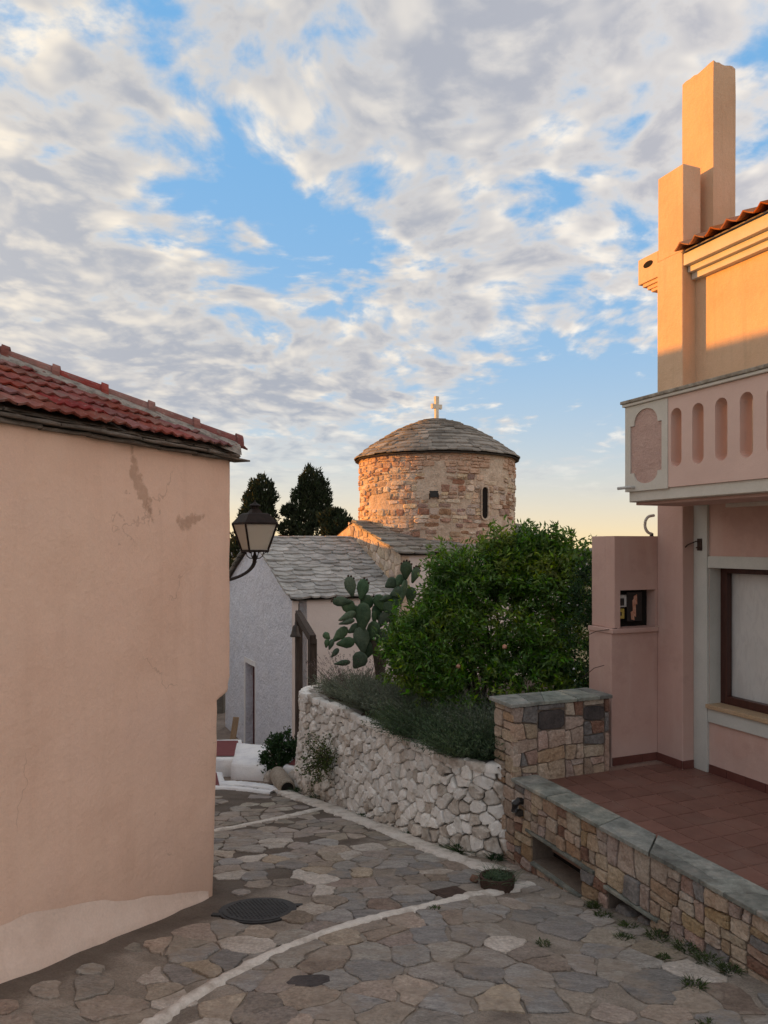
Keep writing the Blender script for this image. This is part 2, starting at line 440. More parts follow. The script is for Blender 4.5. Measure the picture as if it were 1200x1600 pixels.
M_rough = mat('rough_white_render', [(.74, .77, .85), (.82, .84, .90)], 3, .95, 1.0, 22, .04, speck=.1, hook=gable_hook)
M_chw = mat('pinkish_limewash', [(.70, .62, .575), (.78, .70, .655)], 1.8, .93, .4, 40, .006, speck=.05)
M_whst = mat('limewashed_stone', [(.60, .56, .50), (.78, .75, .70), (.83, .81, .77)], 9, .95, .6, 55, .008, rnd=.16, speck=.14, spscale=55)
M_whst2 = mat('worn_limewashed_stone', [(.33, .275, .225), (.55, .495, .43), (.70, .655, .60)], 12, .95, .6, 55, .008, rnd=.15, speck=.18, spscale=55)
M_whcore = mat('wall_joint_earth', [(.10, .085, .07), (.26, .235, .205), (.46, .43, .39)], 7, .97, .6, 40, .01, speck=.2)
M_mortar = mat('lane_mortar', [(.17, .135, .108), (.26, .205, .165), (.32, .26, .215)], 3.5, .96, .8, 70, .008, speck=.3, spscale=120)
def worn_hook(N, p, c):
    f = N.m('MULTIPLY', N.sstep(N.noise(p, 3.4, 6, .68), .46, .62), .72)
    d = N.ramp(N.noise(p, 14, 5, .7), [(.21, .168, .13), (.345, .285, .228), (.44, .375, .31)])
    return N.mix(f, c, d)
PAVE = [
    (mat('paving_blue_grey', [(0.227, 0.214, 0.204), (0.309, 0.291, 0.274), (0.383, 0.359, 0.335)], 8, .8, .9, 26, .028, rnd=.24, hue=.01, speck=.42, spscale=50, hook=worn_hook, stretch=(1, 2.4, 1)), 2.4),
    (mat('paving_grey', [(0.244, 0.220, 0.196), (0.336, 0.304, 0.272), (0.410, 0.376, 0.339)], 9, .85, .9, 26, .028, rnd=.24, hue=.012, speck=.42, spscale=50, hook=worn_hook, stretch=(1, 2.2, 1)), 4.0),
    (mat('paving_tan', [(0.263, 0.215, 0.174), (0.353, 0.292, 0.238), (0.412, 0.351, 0.291)], 9, .88, .9, 26, .028, rnd=.24, hue=.012, speck=.40, spscale=50, hook=worn_hook), 3.6),
    (mat('paving_ochre', [(0.320, 0.252, 0.184), (0.414, 0.335, 0.248), (0.467, 0.390, 0.302)], 9, .88, .9, 26, .028, rnd=.12, speck=.36, spscale=50, hook=worn_hook), .45),
    (mat('paving_pale', [(0.405, 0.356, 0.308), (0.508, 0.452, 0.397), (0.569, 0.511, 0.454)], 10, .88, .9, 26, .028, rnd=.12, speck=.36, spscale=50, hook=worn_hook), .9),
    (mat('paving_brown', [(0.176, 0.143, 0.118), (0.252, 0.205, 0.169), (0.316, 0.259, 0.218)], 9, .88, .9, 26, .028, rnd=.24, hue=.012, speck=.42, spscale=50, hook=worn_hook), 1.6)]
M_band = mat('white_painted_edge', [(.38, .33, .28), (.64, .59, .53), (.72, .68, .62)], 9, .93, .7, 50, .01, speck=.15)
M_iron = mat('cast_iron', [(.028, .026, .026), (.05, .046, .044)], 20, .62, .5, 60, .004, speck=.2, spec=.4, metallic=.3)
M_grate = mat('rusty_iron', [(.045, .028, .022), (.085, .055, .042)], 20, .75, .5, 60, .004, speck=.3)
TW = [
    (mat('wall_stone_sand', [(0.381, 0.290, 0.219), (0.482, 0.384, 0.299), (0.537, 0.447, 0.361)], 10,   .9, 1.0, 24, .030, rnd=.16, hue=.012, speck=.3, spscale=45), 4.0),
    (mat('wall_stone_ochre', [(0.298, 0.207, 0.141), (0.395, 0.290, 0.200), (0.448, 0.344, 0.253)], 10,   .9, 1.0, 24, .030, rnd=.16, hue=.012, speck=.32, spscale=45), 2.6),
    (mat('wall_stone_rose', [(0.331, 0.235, 0.189), (0.440, 0.330, 0.275), (0.495, 0.389, 0.336)], 10,   .9, 1.0, 24, .030, rnd=.15, hue=.01, speck=.32, spscale=45), 2.2),
    (mat('wall_stone_rust', [(0.153, 0.081, 0.057), (0.245, 0.138, 0.098), (0.279, 0.184, 0.137)], 12,   .9, 1.0, 24, .030, rnd=.15, speck=.3), .9),
    (mat('wall_stone_grey', [(0.164, 0.154, 0.147), (0.231, 0.219, 0.210), (0.295, 0.273, 0.257)], 9, .85, 1.0, 24, .025, rnd=.15, speck=.32, spscale=45), 1.0)]
M_slate = mat('green_grey_slate', [(.115, .115, .10), (.20, .215, .19), (.29, .295, .26), (.40, .365, .30)], 6.5, .58, .9, 22, .016, rnd=.28, hue=.02, speck=.25, spscale=30, spec=.45)
M_slateD = mat('dark_slate_block', [(.045, .040, .040), (.075, .066, .064), (.10, .085, .08)], 10, .88, .8, 50, .01, rnd=.1, speck=.25)
M_tmortar = mat('wall_mortar', [(.16, .125, .098), (.23, .185, .15)], 12, .95, .6, 60, .006, speck=.22)
def tile_hook(N, p, c):
    return N.mix(N.m('MULTIPLY', N.sstep(N.noise(p, 2.6, 5), .50, .70), .35), c, (.24, .155, .125))
M_floor = mat('terracotta_floor_tile', [(.165, .078, .058), (.22, .108, .082)], 6, .52, .15, 60, .002, rnd=.12, speck=.1, hook=tile_hook, spec=.4)
M_grout = mat('floor_grout', [(.28, .19, .15), (.36, .25, .20)], 10, .9, .2, 60, .002)
M_skirting = mat('dark_red_skirting_tile', [(.12, .042, .034), (.155, .06, .047)], 6, .5, .1, 60, .002, rnd=.1, speck=.1, spec=.4)
def tile_age(N, p, c):
    c = N.mix(N.m('MULTIPLY', N.sstep(N.noise(p, 9, 6, .7), .52, .66), .55), c, (.17, .125, .105))
    return N.mix(N.m('MULTIPLY', N.sstep(N.noise(p, 26, 4, .7), .58, .68), .45), c, (.34, .27, .23))
M_rtile = mat('red_roof_tile', [(.13, .036, .030), (.205, .062, .05), (.27, .10, .08)], 5, .85, .5, 50, .006, rnd=.22, hue=.012, speck=.22, hook=tile_age)
M_rtileO = mat('orange_roof_tile', [(.22, .07, .032), (.36, .13, .06), (.40, .17, .09)], 6, .85, .5, 50, .006, rnd=.2, hue=.012, speck=.2)
M_rmort = mat('roof_mortar', [(.12, .10, .085), (.27, .24, .21), (.36, .32, .28)], 16, .95, .8, 45, .012, speck=.25)
M_eave = mat('weathered_eave_slab', [(.09, .075, .065), (.18, .16, .14), (.28, .255, .23)], 9, .95, .7, 35, .008, rnd=.25, speck=.25, stretch=(1, 1, 3))
M_gap = mat('roof_bedding_earth', [(.05, .042, .035), (.09, .075, .06)], 14, .97, .4)
M_rslate = mat('stone_roof_slate', [(.24, .235, .22), (.36, .355, .335), (.46, .45, .425)], 6, .85, .7, 40, .008, rnd=.22, hue=.01, speck=.2)
M_rslateB = mat('weathered_roof_slate', [(.16, .145, .125), (.25, .23, .20), (.34, .31, .275)], 7, .88, .7, 40, .008, rnd=.24, hue=.012, speck=.22)
M_domes = mat('dome_slate', [(.13, .115, .10), (.23, .205, .175), (.33, .295, .255)], 3, .88, .7, 30, .01, island=.35, speck=.25)
DR = [(mat('drum_stone_buff', [(0.488, 0.378, 0.275), (0.647, 0.512, 0.384), (0.732, 0.598, 0.464)], 7, .93, .9, 30, .02, rnd=.15, hue=.012, speck=.25, spscale=35), 4),
      (mat('drum_stone_brown', [(0.342, 0.244, 0.183), (0.500, 0.372, 0.281), (0.610, 0.470, 0.366)], 7, .93, .9, 30, .02, rnd=.18, hue=.014, speck=.3, spscale=35), 3),
      (mat('drum_stone_rust', [(0.232, 0.134, 0.091), (0.378, 0.232, 0.165), (0.512, 0.342, 0.256)], 8, .93, .9, 30, .02, rnd=.18, hue=.012, speck=.3, spscale=35), 1.6)]
M_drumm = mat('drum_mortar', [(0.415, 0.311, 0.232), (0.586, 0.458, 0.348), (0.695, 0.567, 0.451)], 5, .95, 1.0, 24, .02, speck=.25, spscale=30)
M_cross = mat('cream_cross_stone', [(.66, .58, .46), (.74, .66, .54)], 8, .85, .2, 50, .004)
M_black = mat('black_metal', [(.012, .011, .011), (.024, .021, .020)], 20, .5, .2, 60, .002, spec=.5)
M_lantern = mat('lantern_metal', [(.014, .010, .009), (.032, .022, .019)], 14, .65, .3, 60, .002, spec=.15, speck=.15)
M_dark = mat('painted_dark', [(.012, .010, .009), (.02, .017, .015)], 8, .95, .1)  # near-black for openings, their inner shade put into the colour
M_door = mat('dark_red_door_paint', [(.075, .012, .014), (.11, .02, .02)], 8, .55, .2, 60, .002, stretch=(8, 8, 1))
M_redstep = mat('red_painted_step', [(.15, .04, .042), (.20, .06, .06)], 6, .8, .2, 50, .003, speck=.12)
M_wood = mat('weathered_wood', [(.035, .026, .021), (.07, .052, .042), (.105, .085, .07)], 7, .9, .6, 40, .005, stretch=(5, 5, .5), rnd=.12)
M_plank = mat('raw_plank', [(.26, .18, .11), (.36, .26, .17)], 7, .9, .3, 40, .003, stretch=(5, 5, .5))
M_wframe = mat('brown_window_frame', [(.045, .014, .010), (.075, .026, .018)], 7, .4, .15, 50, .002, stretch=(4, 4, .5), spec=.5)
M_sill = mat('tan_marble_sill', [(.42, .29, .17), (.52, .38, .25)], 6, .5, .15, 60, .002, spec=.4)
M_bronze = mat('old_bronze', [(.055, .047, .042), (.10, .088, .078)], 14, .55, .3, 60, .003, metallic=.6, spec=.5)
M_pvc = mat('grey_plastic', [(.42, .41, .38), (.50, .49, .46)], 6, .5, .05, spec=.4)
M_meterw = mat('meter_white', [(.46, .45, .42), (.54, .53, .50)], 8, .5, .05)
M_metery = mat('meter_yellow', [(.46, .34, .06), (.55, .42, .12)], 8, .5, .05)
M_paper = mat('torn_red_paper', [(.45, .16, .09), (.60, .38, .28)], 30, .8, .1)
M_soil = mat('garden_soil', [(.05, .035, .025), (.10, .075, .055)], 8, .97, .8, 30, .02, speck=.3)
M_terrain = mat('dry_hillside', [(.05, .065, .03), (.12, .115, .065), (.20, .17, .11)], .12, .97, 0, detail=10, speck=.3, spscale=1.5)
M_hill = mat('far_hill', [(.10, .11, .12), (.13, .14, .145)], .002, .97, 0, speck=0)
def leafmat(name, cols, island=.4, hue=.02, rough=.55, scale=2.5, trans=.25):
    m = mat(name, cols, scale, rough, 0, island=island, hue=hue, speck=0, spec=.35)
    bs = [n for n in m.node_tree.nodes if n.type == 'BSDF_PRINCIPLED'][0]
    tr = m.node_tree.nodes.new('ShaderNodeBsdfTranslucent'); mx = m.node_tree.nodes.new('ShaderNodeMixShader'); mx.inputs[0].default_value = trans
    out = [n for n in m.node_tree.nodes if n.type == 'OUTPUT_MATERIAL'][0]
    m.node_tree.links.new(bs.inputs['Base Color'].links[0].from_socket, tr.inputs[0])
    m.node_tree.links.new(bs.outputs[0], mx.inputs[1]); m.node_tree.links.new(tr.outputs[0], mx.inputs[2]); m.node_tree.links.new(mx.outputs[0], out.inputs[0])
    return m
M_bush = leafmat('pomegranate_leaf', [(.045, .105, .020), (.11, .225, .036), (.27, .33, .06)], .45, .02)
M_cyp = leafmat('cypress_leaf', [(.016, .026, .012), (.032, .045, .018)], .45, .02, .8, trans=.1)
M_lav = leafmat('lavender_leaf', [(.15, .18, .13), (.235, .265, .19)], .35, .015, .8, trans=.15)
M_lavd = leafmat('dark_herb_leaf', [(.06, .10, .055), (.12, .17, .085)], .4, .015, .8, trans=.15)
M_lavf = leafmat('dry_lavender_flower', [(.13, .085, .085), (.22, .16, .15)], .35, .02, .9, trans=.1)
M_clim = leafmat('climber_leaf', [(.045, .085, .022), (.10, .13, .035)], .4, .02)
M_dkb = leafmat('basil_leaf', [(.018, .05, .015), (.035, .08, .022)], .45, .015)
M_grass = leafmat('weed_leaf', [(.04, .065, .02), (.08, .11, .035)], .4, .02)
M_cact = mat('prickly_pear_skin', [(.035, .068, .036), (.058, .10, .054), (.09, .135, .075)], 7, .6, .5, 22, .012, rnd=.3, hue=.012, speck=.35, spscale=38, spec=.3)
M_ctrunk = mat('prickly_pear_trunk', [(.06, .05, .035), (.11, .095, .065)], 10, .9, .6, 40, .01)
M_fruit = mat('prickly_pear_bud', [(.05, .03, .025), (.09, .06, .04)], 10, .7, .2)
M_bark = mat('bark', [(.05, .04, .03), (.11, .085, .065)], 12, .95, .7, 40, .01, stretch=(3, 3, 1))
M_gl = mat('milky_lantern_glass', [(.74, .69, .60), (.80, .76, .68)], 4, .35, .05, speck=.04, spec=.4)
gbs = [n for n in M_gl.node_tree.nodes if n.type == 'BSDF_PRINCIPLED'][0]
_tr2 = M_gl.node_tree.nodes.new('ShaderNodeBsdfTranslucent'); _tr2.inputs[0].default_value = (.92, .86, .76, 1)
_mx2 = M_gl.node_tree.nodes.new('ShaderNodeMixShader'); _mx2.inputs[0].default_value = .55
_out2 = [n for n in M_gl.node_tree.nodes if n.type == 'OUTPUT_MATERIAL'][0]
M_gl.node_tree.links.new(gbs.outputs[0], _mx2.inputs[1]); M_gl.node_tree.links.new(_tr2.outputs[0], _mx2.inputs[2]); M_gl.node_tree.links.new(_mx2.outputs[0], _out2.inputs[0])
def curtain_hook(N, p, c):
    return N.mix(N.m('MULTIPLY', N.sstep(N.noise(N.vm('MULTIPLY', p, (2.5, 2.5, .7)), 5, 4, .6, 2.0), .5, .58), .25), c, (.46, .455, .45))
M_curt = mat('creased_white_sheet', [(.60, .595, .575), (.68, .675, .65)], 3, .6, 0, speck=.03, hook=curtain_hook, spec=.4)
M_pane = bpy.data.materials.new('window_glass'); M_pane.use_nodes = True
_t = M_pane.node_tree; _t.nodes.clear(); _N = NT(_t)
_o = _N.n('ShaderNodeOutputMaterial'); _mx = _N.n('ShaderNodeMixShader'); _tr = _N.n('ShaderNodeBsdfTransparent'); _gl = _N.n('ShaderNodeBsdfGlossy')
_gl.inputs['Roughness'].default_value = .03; _lw = _N.n('ShaderNodeLayerWeight'); _lw.inputs[0].default_value = .5; _N.l(_N.m('MULTIPLY_ADD', _N.m('POWER', _lw.outputs['Facing'], 4.0), .6, .04), _mx.inputs[0]); _N.l(_tr.outputs[0], _mx.inputs[1]); _N.l(_gl.outputs[0], _mx.inputs[2]); _N.l(_mx.outputs[0], _o.inputs[0])

# ------------------------------------------------------------------ ground, terrain, lane
def grid(name, xs, ys, zf, m, parent=None, smooth=True, **props):
    vs = [(x, y, zf(x, y)) for y in ys for x in xs]; nx = len(xs)
    fs = [[j * nx + i, j * nx + i + 1, (j + 1) * nx + i + 1, (j + 1) * nx + i] for j in range(len(ys) - 1) for i in range(nx - 1)]
    return emit(name, vs, fs, m, parent, smooth, fix=False, **props)
def frange(a, b, n): return [a + (b - a) * i / n for i in range(n + 1)]
def terr(x, y):
    r_ = math.hypot(x, y)
    near = ground(x, y) - .25
    far = -14 - 46 * min(1, max(0, (r_ - 60) / 600)) + 3 * nz(x * .01, y * .01, 7)
    t = min(1, max(0, (r_ - 24) / 50)); t = t * t * (3 - 2 * t)
    return near * (1 - t) + far * t
far_ax = [-9000, -4000, -1800, -800, -400, -200, -100, -60, -40]
ax = far_ax + frange(-28, 28, 40) + [-v for v in far_ax[::-1]]
grid('terrain', ax, ax, terr, M_terrain, kind='structure')
hv = []; hf = []
for i in range(81):
    a = R(-60 + 120 * i / 80); rr = 3600
    h = -22 + 16 * nz(i * .13, 4.0) + (8 if 15 < math.degrees(a) < 20 else 0)
    for (d, z) in ((0, -62), (500, h), (1100, -62)):
        hv.append((math.sin(a) * (rr + d), math.cos(a) * (rr + d), z))
for i in range(80):
    for k in range(2): hf.append([i * 3 + k, i * 3 + k + 1, i * 3 + k + 4, i * 3 + k + 3])
emit('hills', hv, hf, M_hill, smooth=True, kind='structure')

WP = [(1.10, 6.58), (.86, 6.63), (.46, 7.10), (-.06, 8.04), (-.515, 8.88), (-.90, 9.50), (-1.10, 9.90), (-1.06, 10.2), (-.85, 10.38), (-.3, 10.6)]
def cat(pts, n):
    P_ = [Vector((a, b, 0)) for a, b in pts]; out = []
    for i in range(len(P_) - 1):
        p0, p1, p2, p3 = P_[max(i - 1, 0)], P_[i], P_[i + 1], P_[min(i + 2, len(P_) - 1)]
        for k in range(n):
            t = k / n
            out.append(.5 * ((2 * p1) + (p2 - p0) * t + (2 * p0 - 5 * p1 + 4 * p2 - p3) * t * t + (3 * p1 - p0 - 3 * p2 + p3) * t ** 3))
    out.append(P_[-1]); return out
WPC = cat(WP, 10)
WL = [0]
for i in range(len(WPC) - 1): WL.append(WL[-1] + (WPC[i + 1] - WPC[i]).length)
def wpath(u):
    u = min(max(u, 0), WL[-1] - 1e-4)
    for i in range(len(WPC) - 1):
        if u <= WL[i + 1]: break
    t = (u - WL[i]) / (WL[i + 1] - WL[i]); a = WPC[max(i - 1, 0)]; b = WPC[min(i + 2, len(WPC) - 1)]
    d = (b - a).normalized()
    return WPC[i].lerp(WPC[i + 1], t), Vector((-d.y, d.x, 0)) * 1.0      # point, outward (towards the lane)
def wall_dist(x, y):                       # signed distance to the white wall, + on the lane side
    q = Vector((x, y, 0)); best = 9; sg = 1
    for i in range(0, len(WPC) - 1, 2):
        d = (q - WPC[i]).length
        if d < best:
            best = d; dd = (WPC[min(i + 1, len(WPC) - 1)] - WPC[max(i - 1, 0)]).normalized()
            sg = 1 if (q - WPC[i]).dot(Vector((-dd.y, dd.x, 0))) > 0 else -1
    return best * sg
def in_lane(x, y):
    q = Vector((x, y, 0)) - LC
    k, o = q.dot(LE), q.dot(LN)
    if k > .2 and o < .16 + .06 * min(k, 3): return False
    if k <= .2 and (q.dot(LM) < .05) and o < .05: return False
    r_ = Vector((x, y, 0)) - HC
    if r_.dot(HPn) < 1.72 and r_.dot(HS) > -.7: return False
    if y > 6.2 and wall_dist(x, y) < .30: return False
    if y > 9.6 + .5 * (x + 1.5): return False
    return True
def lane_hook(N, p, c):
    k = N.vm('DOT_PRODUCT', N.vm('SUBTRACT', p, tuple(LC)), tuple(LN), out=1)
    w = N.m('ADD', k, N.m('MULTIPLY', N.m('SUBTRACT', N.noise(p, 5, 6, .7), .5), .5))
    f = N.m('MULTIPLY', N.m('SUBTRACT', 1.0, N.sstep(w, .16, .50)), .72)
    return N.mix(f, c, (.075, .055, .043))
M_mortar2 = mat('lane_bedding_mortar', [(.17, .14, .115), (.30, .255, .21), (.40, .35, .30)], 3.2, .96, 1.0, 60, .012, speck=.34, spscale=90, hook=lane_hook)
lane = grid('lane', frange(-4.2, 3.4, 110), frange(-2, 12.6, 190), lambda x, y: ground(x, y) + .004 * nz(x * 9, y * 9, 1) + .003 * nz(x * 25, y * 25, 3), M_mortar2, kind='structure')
PAVEX = [(-.86, 5.04, .30), (.50, 5.40, .19), (.86, 5.62, .17)]
r1 = random.Random(11)
def pw(x, y): return .55 + .5 * (nz(x * 1.1, y * 1.1, 9.0) * .5 + .5) + 1.25 * r1.random() ** 2.2
seeds = scatter((-3.4, 1.5, 2.9, 11.2), .165, r1, 9000, pw)
cells = voronoi(seeds, (-3.6, 1.3, 3.1, 11.4), .55)
cand = []
for p in cells:
    if len(p) < 3: continue
    c = cen(p)
    if c[1] < 1.9: continue
    if any(math.hypot(c[0] - a, c[1] - b) < r_ + .02 for a, b, r_ in PAVEX): continue
    if not in_lane(*c): continue
    if not all(in_lane(c[0] + .8 * (x - c[0]), c[1] + .8 * (y - c[1])) for x, y in p):
        p = [(c[0] + .6 * (x - c[0]), c[1] + .6 * (y - c[1])) for x, y in p]
    cand.append((math.hypot(*c), p))
cand.sort(key=lambda t: -abs(area(t[1])) / (cen(t[1])[1] ** 3))
FG = lambda x, y, w: Vector((x, y, ground(x, y) + w))
rest = G(); npv = 0
for d, p in cand:
    c = cen(p)
    if r1.random() < (.07 if c[0] > -.6 else .22): continue
    sh = r1.uniform(.93, 1.02)
    p = [(c[0] + sh * (x - c[0]), c[1] + sh * (y - c[1])) for x, y in p]
    vis = abs(c[0]) < .55 * c[1] + .25
    m = pick(r1, PAVE)
    if npv < 299 and vis:
        if stone('paving_stone', p, FG, m, lane, r1.uniform(.0015, .006), r1.uniform(.007, .016), r1, .03, 1, .95, .004, 1.0, 20, rt=.10, rough=.030): npv += 1
    else: stone('', p, FG, m, lane, r1.uniform(.0015, .006), r1.uniform(.005, .014), r1, .03, 1, .92, .006, 1.0, 14, g=rest, rough=.014)
M_prest = mat('paving_small', [(.20, .175, .15), (.31, .27, .23), (.40, .35, .30)], 9, .87, .9, 36, .012, island=.3, hue=.02, speck=.3, spscale=50, hook=worn_hook)
if rest.v: rest.out('paving_remainder', M_prest, lane, kind='stuff')

def strip(name, pts, wfun, h, m, parent, n=14, r=random.Random(5), jit=.012, **props):
    P_ = cat(pts, n); vs = []; fs = []
    for i, p in enumerate(P_):
        d = (P_[min(i + 1, len(P_) - 1)] - P_[max(i - 1, 0)]).normalized(); q = Vector((-d.y, d.x, 0))
        w = wfun(i / (len(P_) - 1)); j0, j1 = r.uniform(-jit, jit), r.uniform(-jit, jit)
        for off, z in ((-.5 * w - .012 + j0, -.02), (-.5 * w + j0, h * .7), (-.2 * w, h), (.2 * w, h), (.5 * w + j1, h * .7), (.5 * w + .012 + j1, -.02)):
            x, y = p.x + q.x * off, p.y + q.y * off
            vs.append((x, y, ground(x, y) + z + (r.uniform(-.003, .003) if z > 0 else 0)))
    for i in range(len(P_) - 1):
        for k in range(5): fs.append([i * 6 + k, i * 6 + k + 1, (i + 1) * 6 + k + 1, (i + 1) * 6 + k])
    fs += [list(range(6)), [(len(P_) - 1) * 6 + k for k in range(6)][::-1]]
    return emit(name, vs, fs, m, parent, smooth=True, fix=False, **props)
strip('painted_step_edge', [(-1.45, 2.85), (-1.12, 3.40), (-.92, 3.85), (-.60, 4.36), (-.17, 4.80), (.32, 5.14), (.74, 5.45), (1.16, 5.80)], lambda t: .075 + .035 * nz(t * 6) + .02 * nz(t * 23, 4) + .06 * max(0, t - .6) + .05 * max(0, .25 - t), .024, M_band, lane, label='white painted step edge curving across the near lane')
strip('painted_step_edge', [(-2.4, 6.9), (-1.75, 7.38), (-1.15, 8.0), (-.75, 8.55), (-.45, 9.0)], lambda t: .085 + .03 * nz(t * 7, 3), .022, M_band, lane, label='white painted step edge further down the lane')
strip('painted_kerb', [(.98, 6.02), (.62, 6.42), (.26, 7.05), (-.24, 7.90), (-.70, 8.72), (-1.14, 9.35), (-1.36, 9.85)], lambda t: .21 + .05 * nz(t * 8, 5), .03, M_band, lane, label='worn white painted strip at the foot of the white wall', jit=.025)
strip('painted_kerb', [(-2.7, 9.95), (-2.2, 9.95), (-1.75, 9.75), (-1.45, 9.62)], lambda t: .14 + .04 * nz(t * 8, 8), .035, M_white, lane, label='whitewashed edge below the church steps', jit=.02)

strip('painted_apron', [(-2.75, 10.28), (-2.25, 10.30), (-1.85, 10.16), (-1.55, 9.98), (-1.36, 9.80)], lambda t: .40 * (1 - .6 * t) + .08 * nz(t * 8, 12), .03, M_white, lane, label='whitewashed apron running from the church steps to the wall', jit=.03)

# ------------------------------------------------------------------ left house
base = LC + Vector((-3.2, 0, -2.6))
lh = thing('peach_house', 'peach plastered house with red tiled hip roof filling the left edge', 'house', base)
EZ = .63
zrows = sorted(set([-3.1, -2.9] + frange(-2.7, -1.22, 24) + [-1.17, -1.15, -1.135, -1.12, -1.11, -1.09, -1.06] + frange(-1.0, EZ, 28)))
kk = [8.0, 7, 6, 5, 4.2] + frange(3.6, .35, 44)
def kmin(z):
    if z > -1.10: return .02 + .012 * nz(z * 3, 8) + .02 * (z < -1.0)
    if z > -1.15: return .02 + .15 * (-1.10 - z) / .05
    return .165 + .05 * (-1.15 - z) / 1.3 + .016 * nz(z * 5, 4)
vs = []; fs = []
for z in zrows:
    k0 = kmin(z); lean = -.012 * (z + 1.1) - .03 * max(0, -1.9 - z)
    row = []
    for k in kk + [.22 + k0 * .5, .12 + k0 * .8, .05 + k0, .015 + k0, k0]:
        und = .014 * nz(k * .9, z * .9, 1) + .006 * nz(k * 3, z * 3, 5) + .003 * nz(k * 9, z * 9, 6)
        row.append(LH(k, und + lean * .2 - (.006 if k <= k0 + .016 else 0) - (.012 if k == k0 else 0), z))
    for q in [k0, k0 + .02, k0 + .1, .5, 1.2, 3, 6]:
        und = .012 * nz(q * .9, z * .9, 21) - (.012 if q == k0 else 0)
        row.append(LC + LQ * q + LM * und + Vector((0, 0, z)))
    vs += row
nr = len(row)
for j in range(len(zrows) - 1):
    for i in range(nr - 1): fs.append([j * nr + i, j * nr + i + 1, (j + 1) * nr + i + 1, (j + 1) * nr + i])
emit('wall', vs, fs, M_pinkL, lh, smooth=True, fix=False)
# back walls (away from the lane)
g = G()
a, b, c_, d_ = LC + LE * 8, LC + LE * 8 + LQ * 6, LC + LQ * 6, LC
for p, q in ((a, b), (b, c_)): g.add([p + Vector((0, 0, -3.1)), q + Vector((0, 0, -3.1)), q + Vector((0, 0, EZ)), p + Vector((0, 0, EZ))], [[0, 1, 2, 3]])
g.out('back_wall', M_pinkL, lh)
# plaster skirt flaring out at the foot
vs = []; fs = []; r = random.Random(3)
ks = frange(.30, 6.0, 70)
for i, k in enumerate(ks):
    t = min(1, max(0, (k - .30) / 1.3)) ** .8; hgt = .015 + t * (.19 + .05 * nz(k * 2.5, 3) + .02 * nz(k * 9, 4)); outw = .008 + t * (.075 + .03 * min(1, k / 3) + .03 * nz(k * 3, 9))
    for f in (0, .12, .4, .75, 1.0, 1.04):
        o = .006 + outw * f ** 1.2
        w = LH(k, o, 0); gz = ground(w.x, w.y)
        z = gz + hgt * (1 - f) ** .8 if f <= 1 else gz - .05
        if f == 0: z = ground(LH(k, 0, 0).x, LH(k, 0, 0).y) + hgt + .035
        if f == .12: z += .028
        vs.append(LH(k, o + (.012 * nz(k * 9, f * 3) if f > .5 else 0), z + .004 * nz(k * 6, f * 5)))
for i in range(len(ks) - 1):
    for j in range(5): fs.append([i * 6 + j, i * 6 + j + 1, (i + 1) * 6 + j + 1, (i + 1) * 6 + j])
emit('plaster_skirt', vs, fs, M_skirt, lh, smooth=True, fix=False, label='paler plaster skirt flaring out at the foot of the wall')
# eave slabs
r = random.Random(9)
for lay, (z0, o0) in enumerate(((EZ - .005, .05), (EZ + .022, .085), (EZ + .046, .07))):
    k = -.03 + .06 * lay
    while k < 4.6:
        L = r.uniform(.28, .75); n = max(3, int(L / .09)); vs = []; fs = []
        th = r.uniform(.013, .022); tl = r.uniform(-.008, .008)
        for i in range(n + 1):
            kx = k + (L - .008) * i / n; oo = o0 + r.uniform(-.022, .014)
            zz = z0 + tl * (i / n - .5) + r.uniform(-.002, .002)
            for (o, dz) in ((-.14, 0), (oo - .004, 0), (oo, th * .4), (oo - .008, th), (-.14, th)): vs.append(LH(kx, o, zz + dz))
        for i in range(n):
            for j in range(5): fs.append([i * 5 + j, i * 5 + (j + 1) % 5, (i + 1) * 5 + (j + 1) % 5, (i + 1) * 5 + j])
        fs += [[4, 3, 2, 1, 0], [n * 5 + j for j in range(5)]]
        emit('eave_slab', vs, fs, M_eave, lh); k += L
G().box(-.10, .30, -.10, .05, EZ + .002, EZ + .015, lambda a, b, c: LH(a, b + .03 - a * .1, c + a * .04), .004).out('eave_slab', M_eave, lh, label='thin slab sticking out past the corner')
# roof
TH = math.atan(.47); CT, ST = math.cos(TH), math.sin(TH)
RZ = EZ + .070; OV = .075
def RF(k, w, h): return LH(k, OV - w * CT + h * ST, RZ + w * ST + h * CT)      # along eave, up slope, off the slope
g = G()
g.add([RF(-.02, 0, -.012), RF(8.1, 0, -.012), RF(8.1, 3.3, -.012), RF(3.3 * CT - .04, 3.3, -.012)], [[0, 1, 2, 3]])
def RF2(q, w, h): return LC + LQ * q + LM * (.02 - w * CT + h * ST) + Vector((0, 0, RZ + w * ST + h * CT))
g.add([RF2(-.02, 0, -.012), RF2(6.1, 0, -.012), RF2(6.1 - 3.1, 3.3, -.012), RF2(3.3 * CT - .1, 3.3, -.012)], [[0, 1, 2, 3]])
pk = RF(8.1, 3.3, -.012); pk2 = RF(3.3 * CT - .1, 3.3, -.012)
g.add([pk, pk2, LC + LQ * 6.1 + Vector((0, 0, RZ)), LC + LQ * 6.1 + LE * 8.1 + Vector((0, 0, RZ))], [[0, 1, 2, 3]])
g.add([pk, RF(8.1, 0, -.012), LC + LQ * 6.1 + LE * 8.1 + Vector((0, 0, RZ))], [[0, 1, 2]])
g.out('roof_deck', M_rmort, lh)
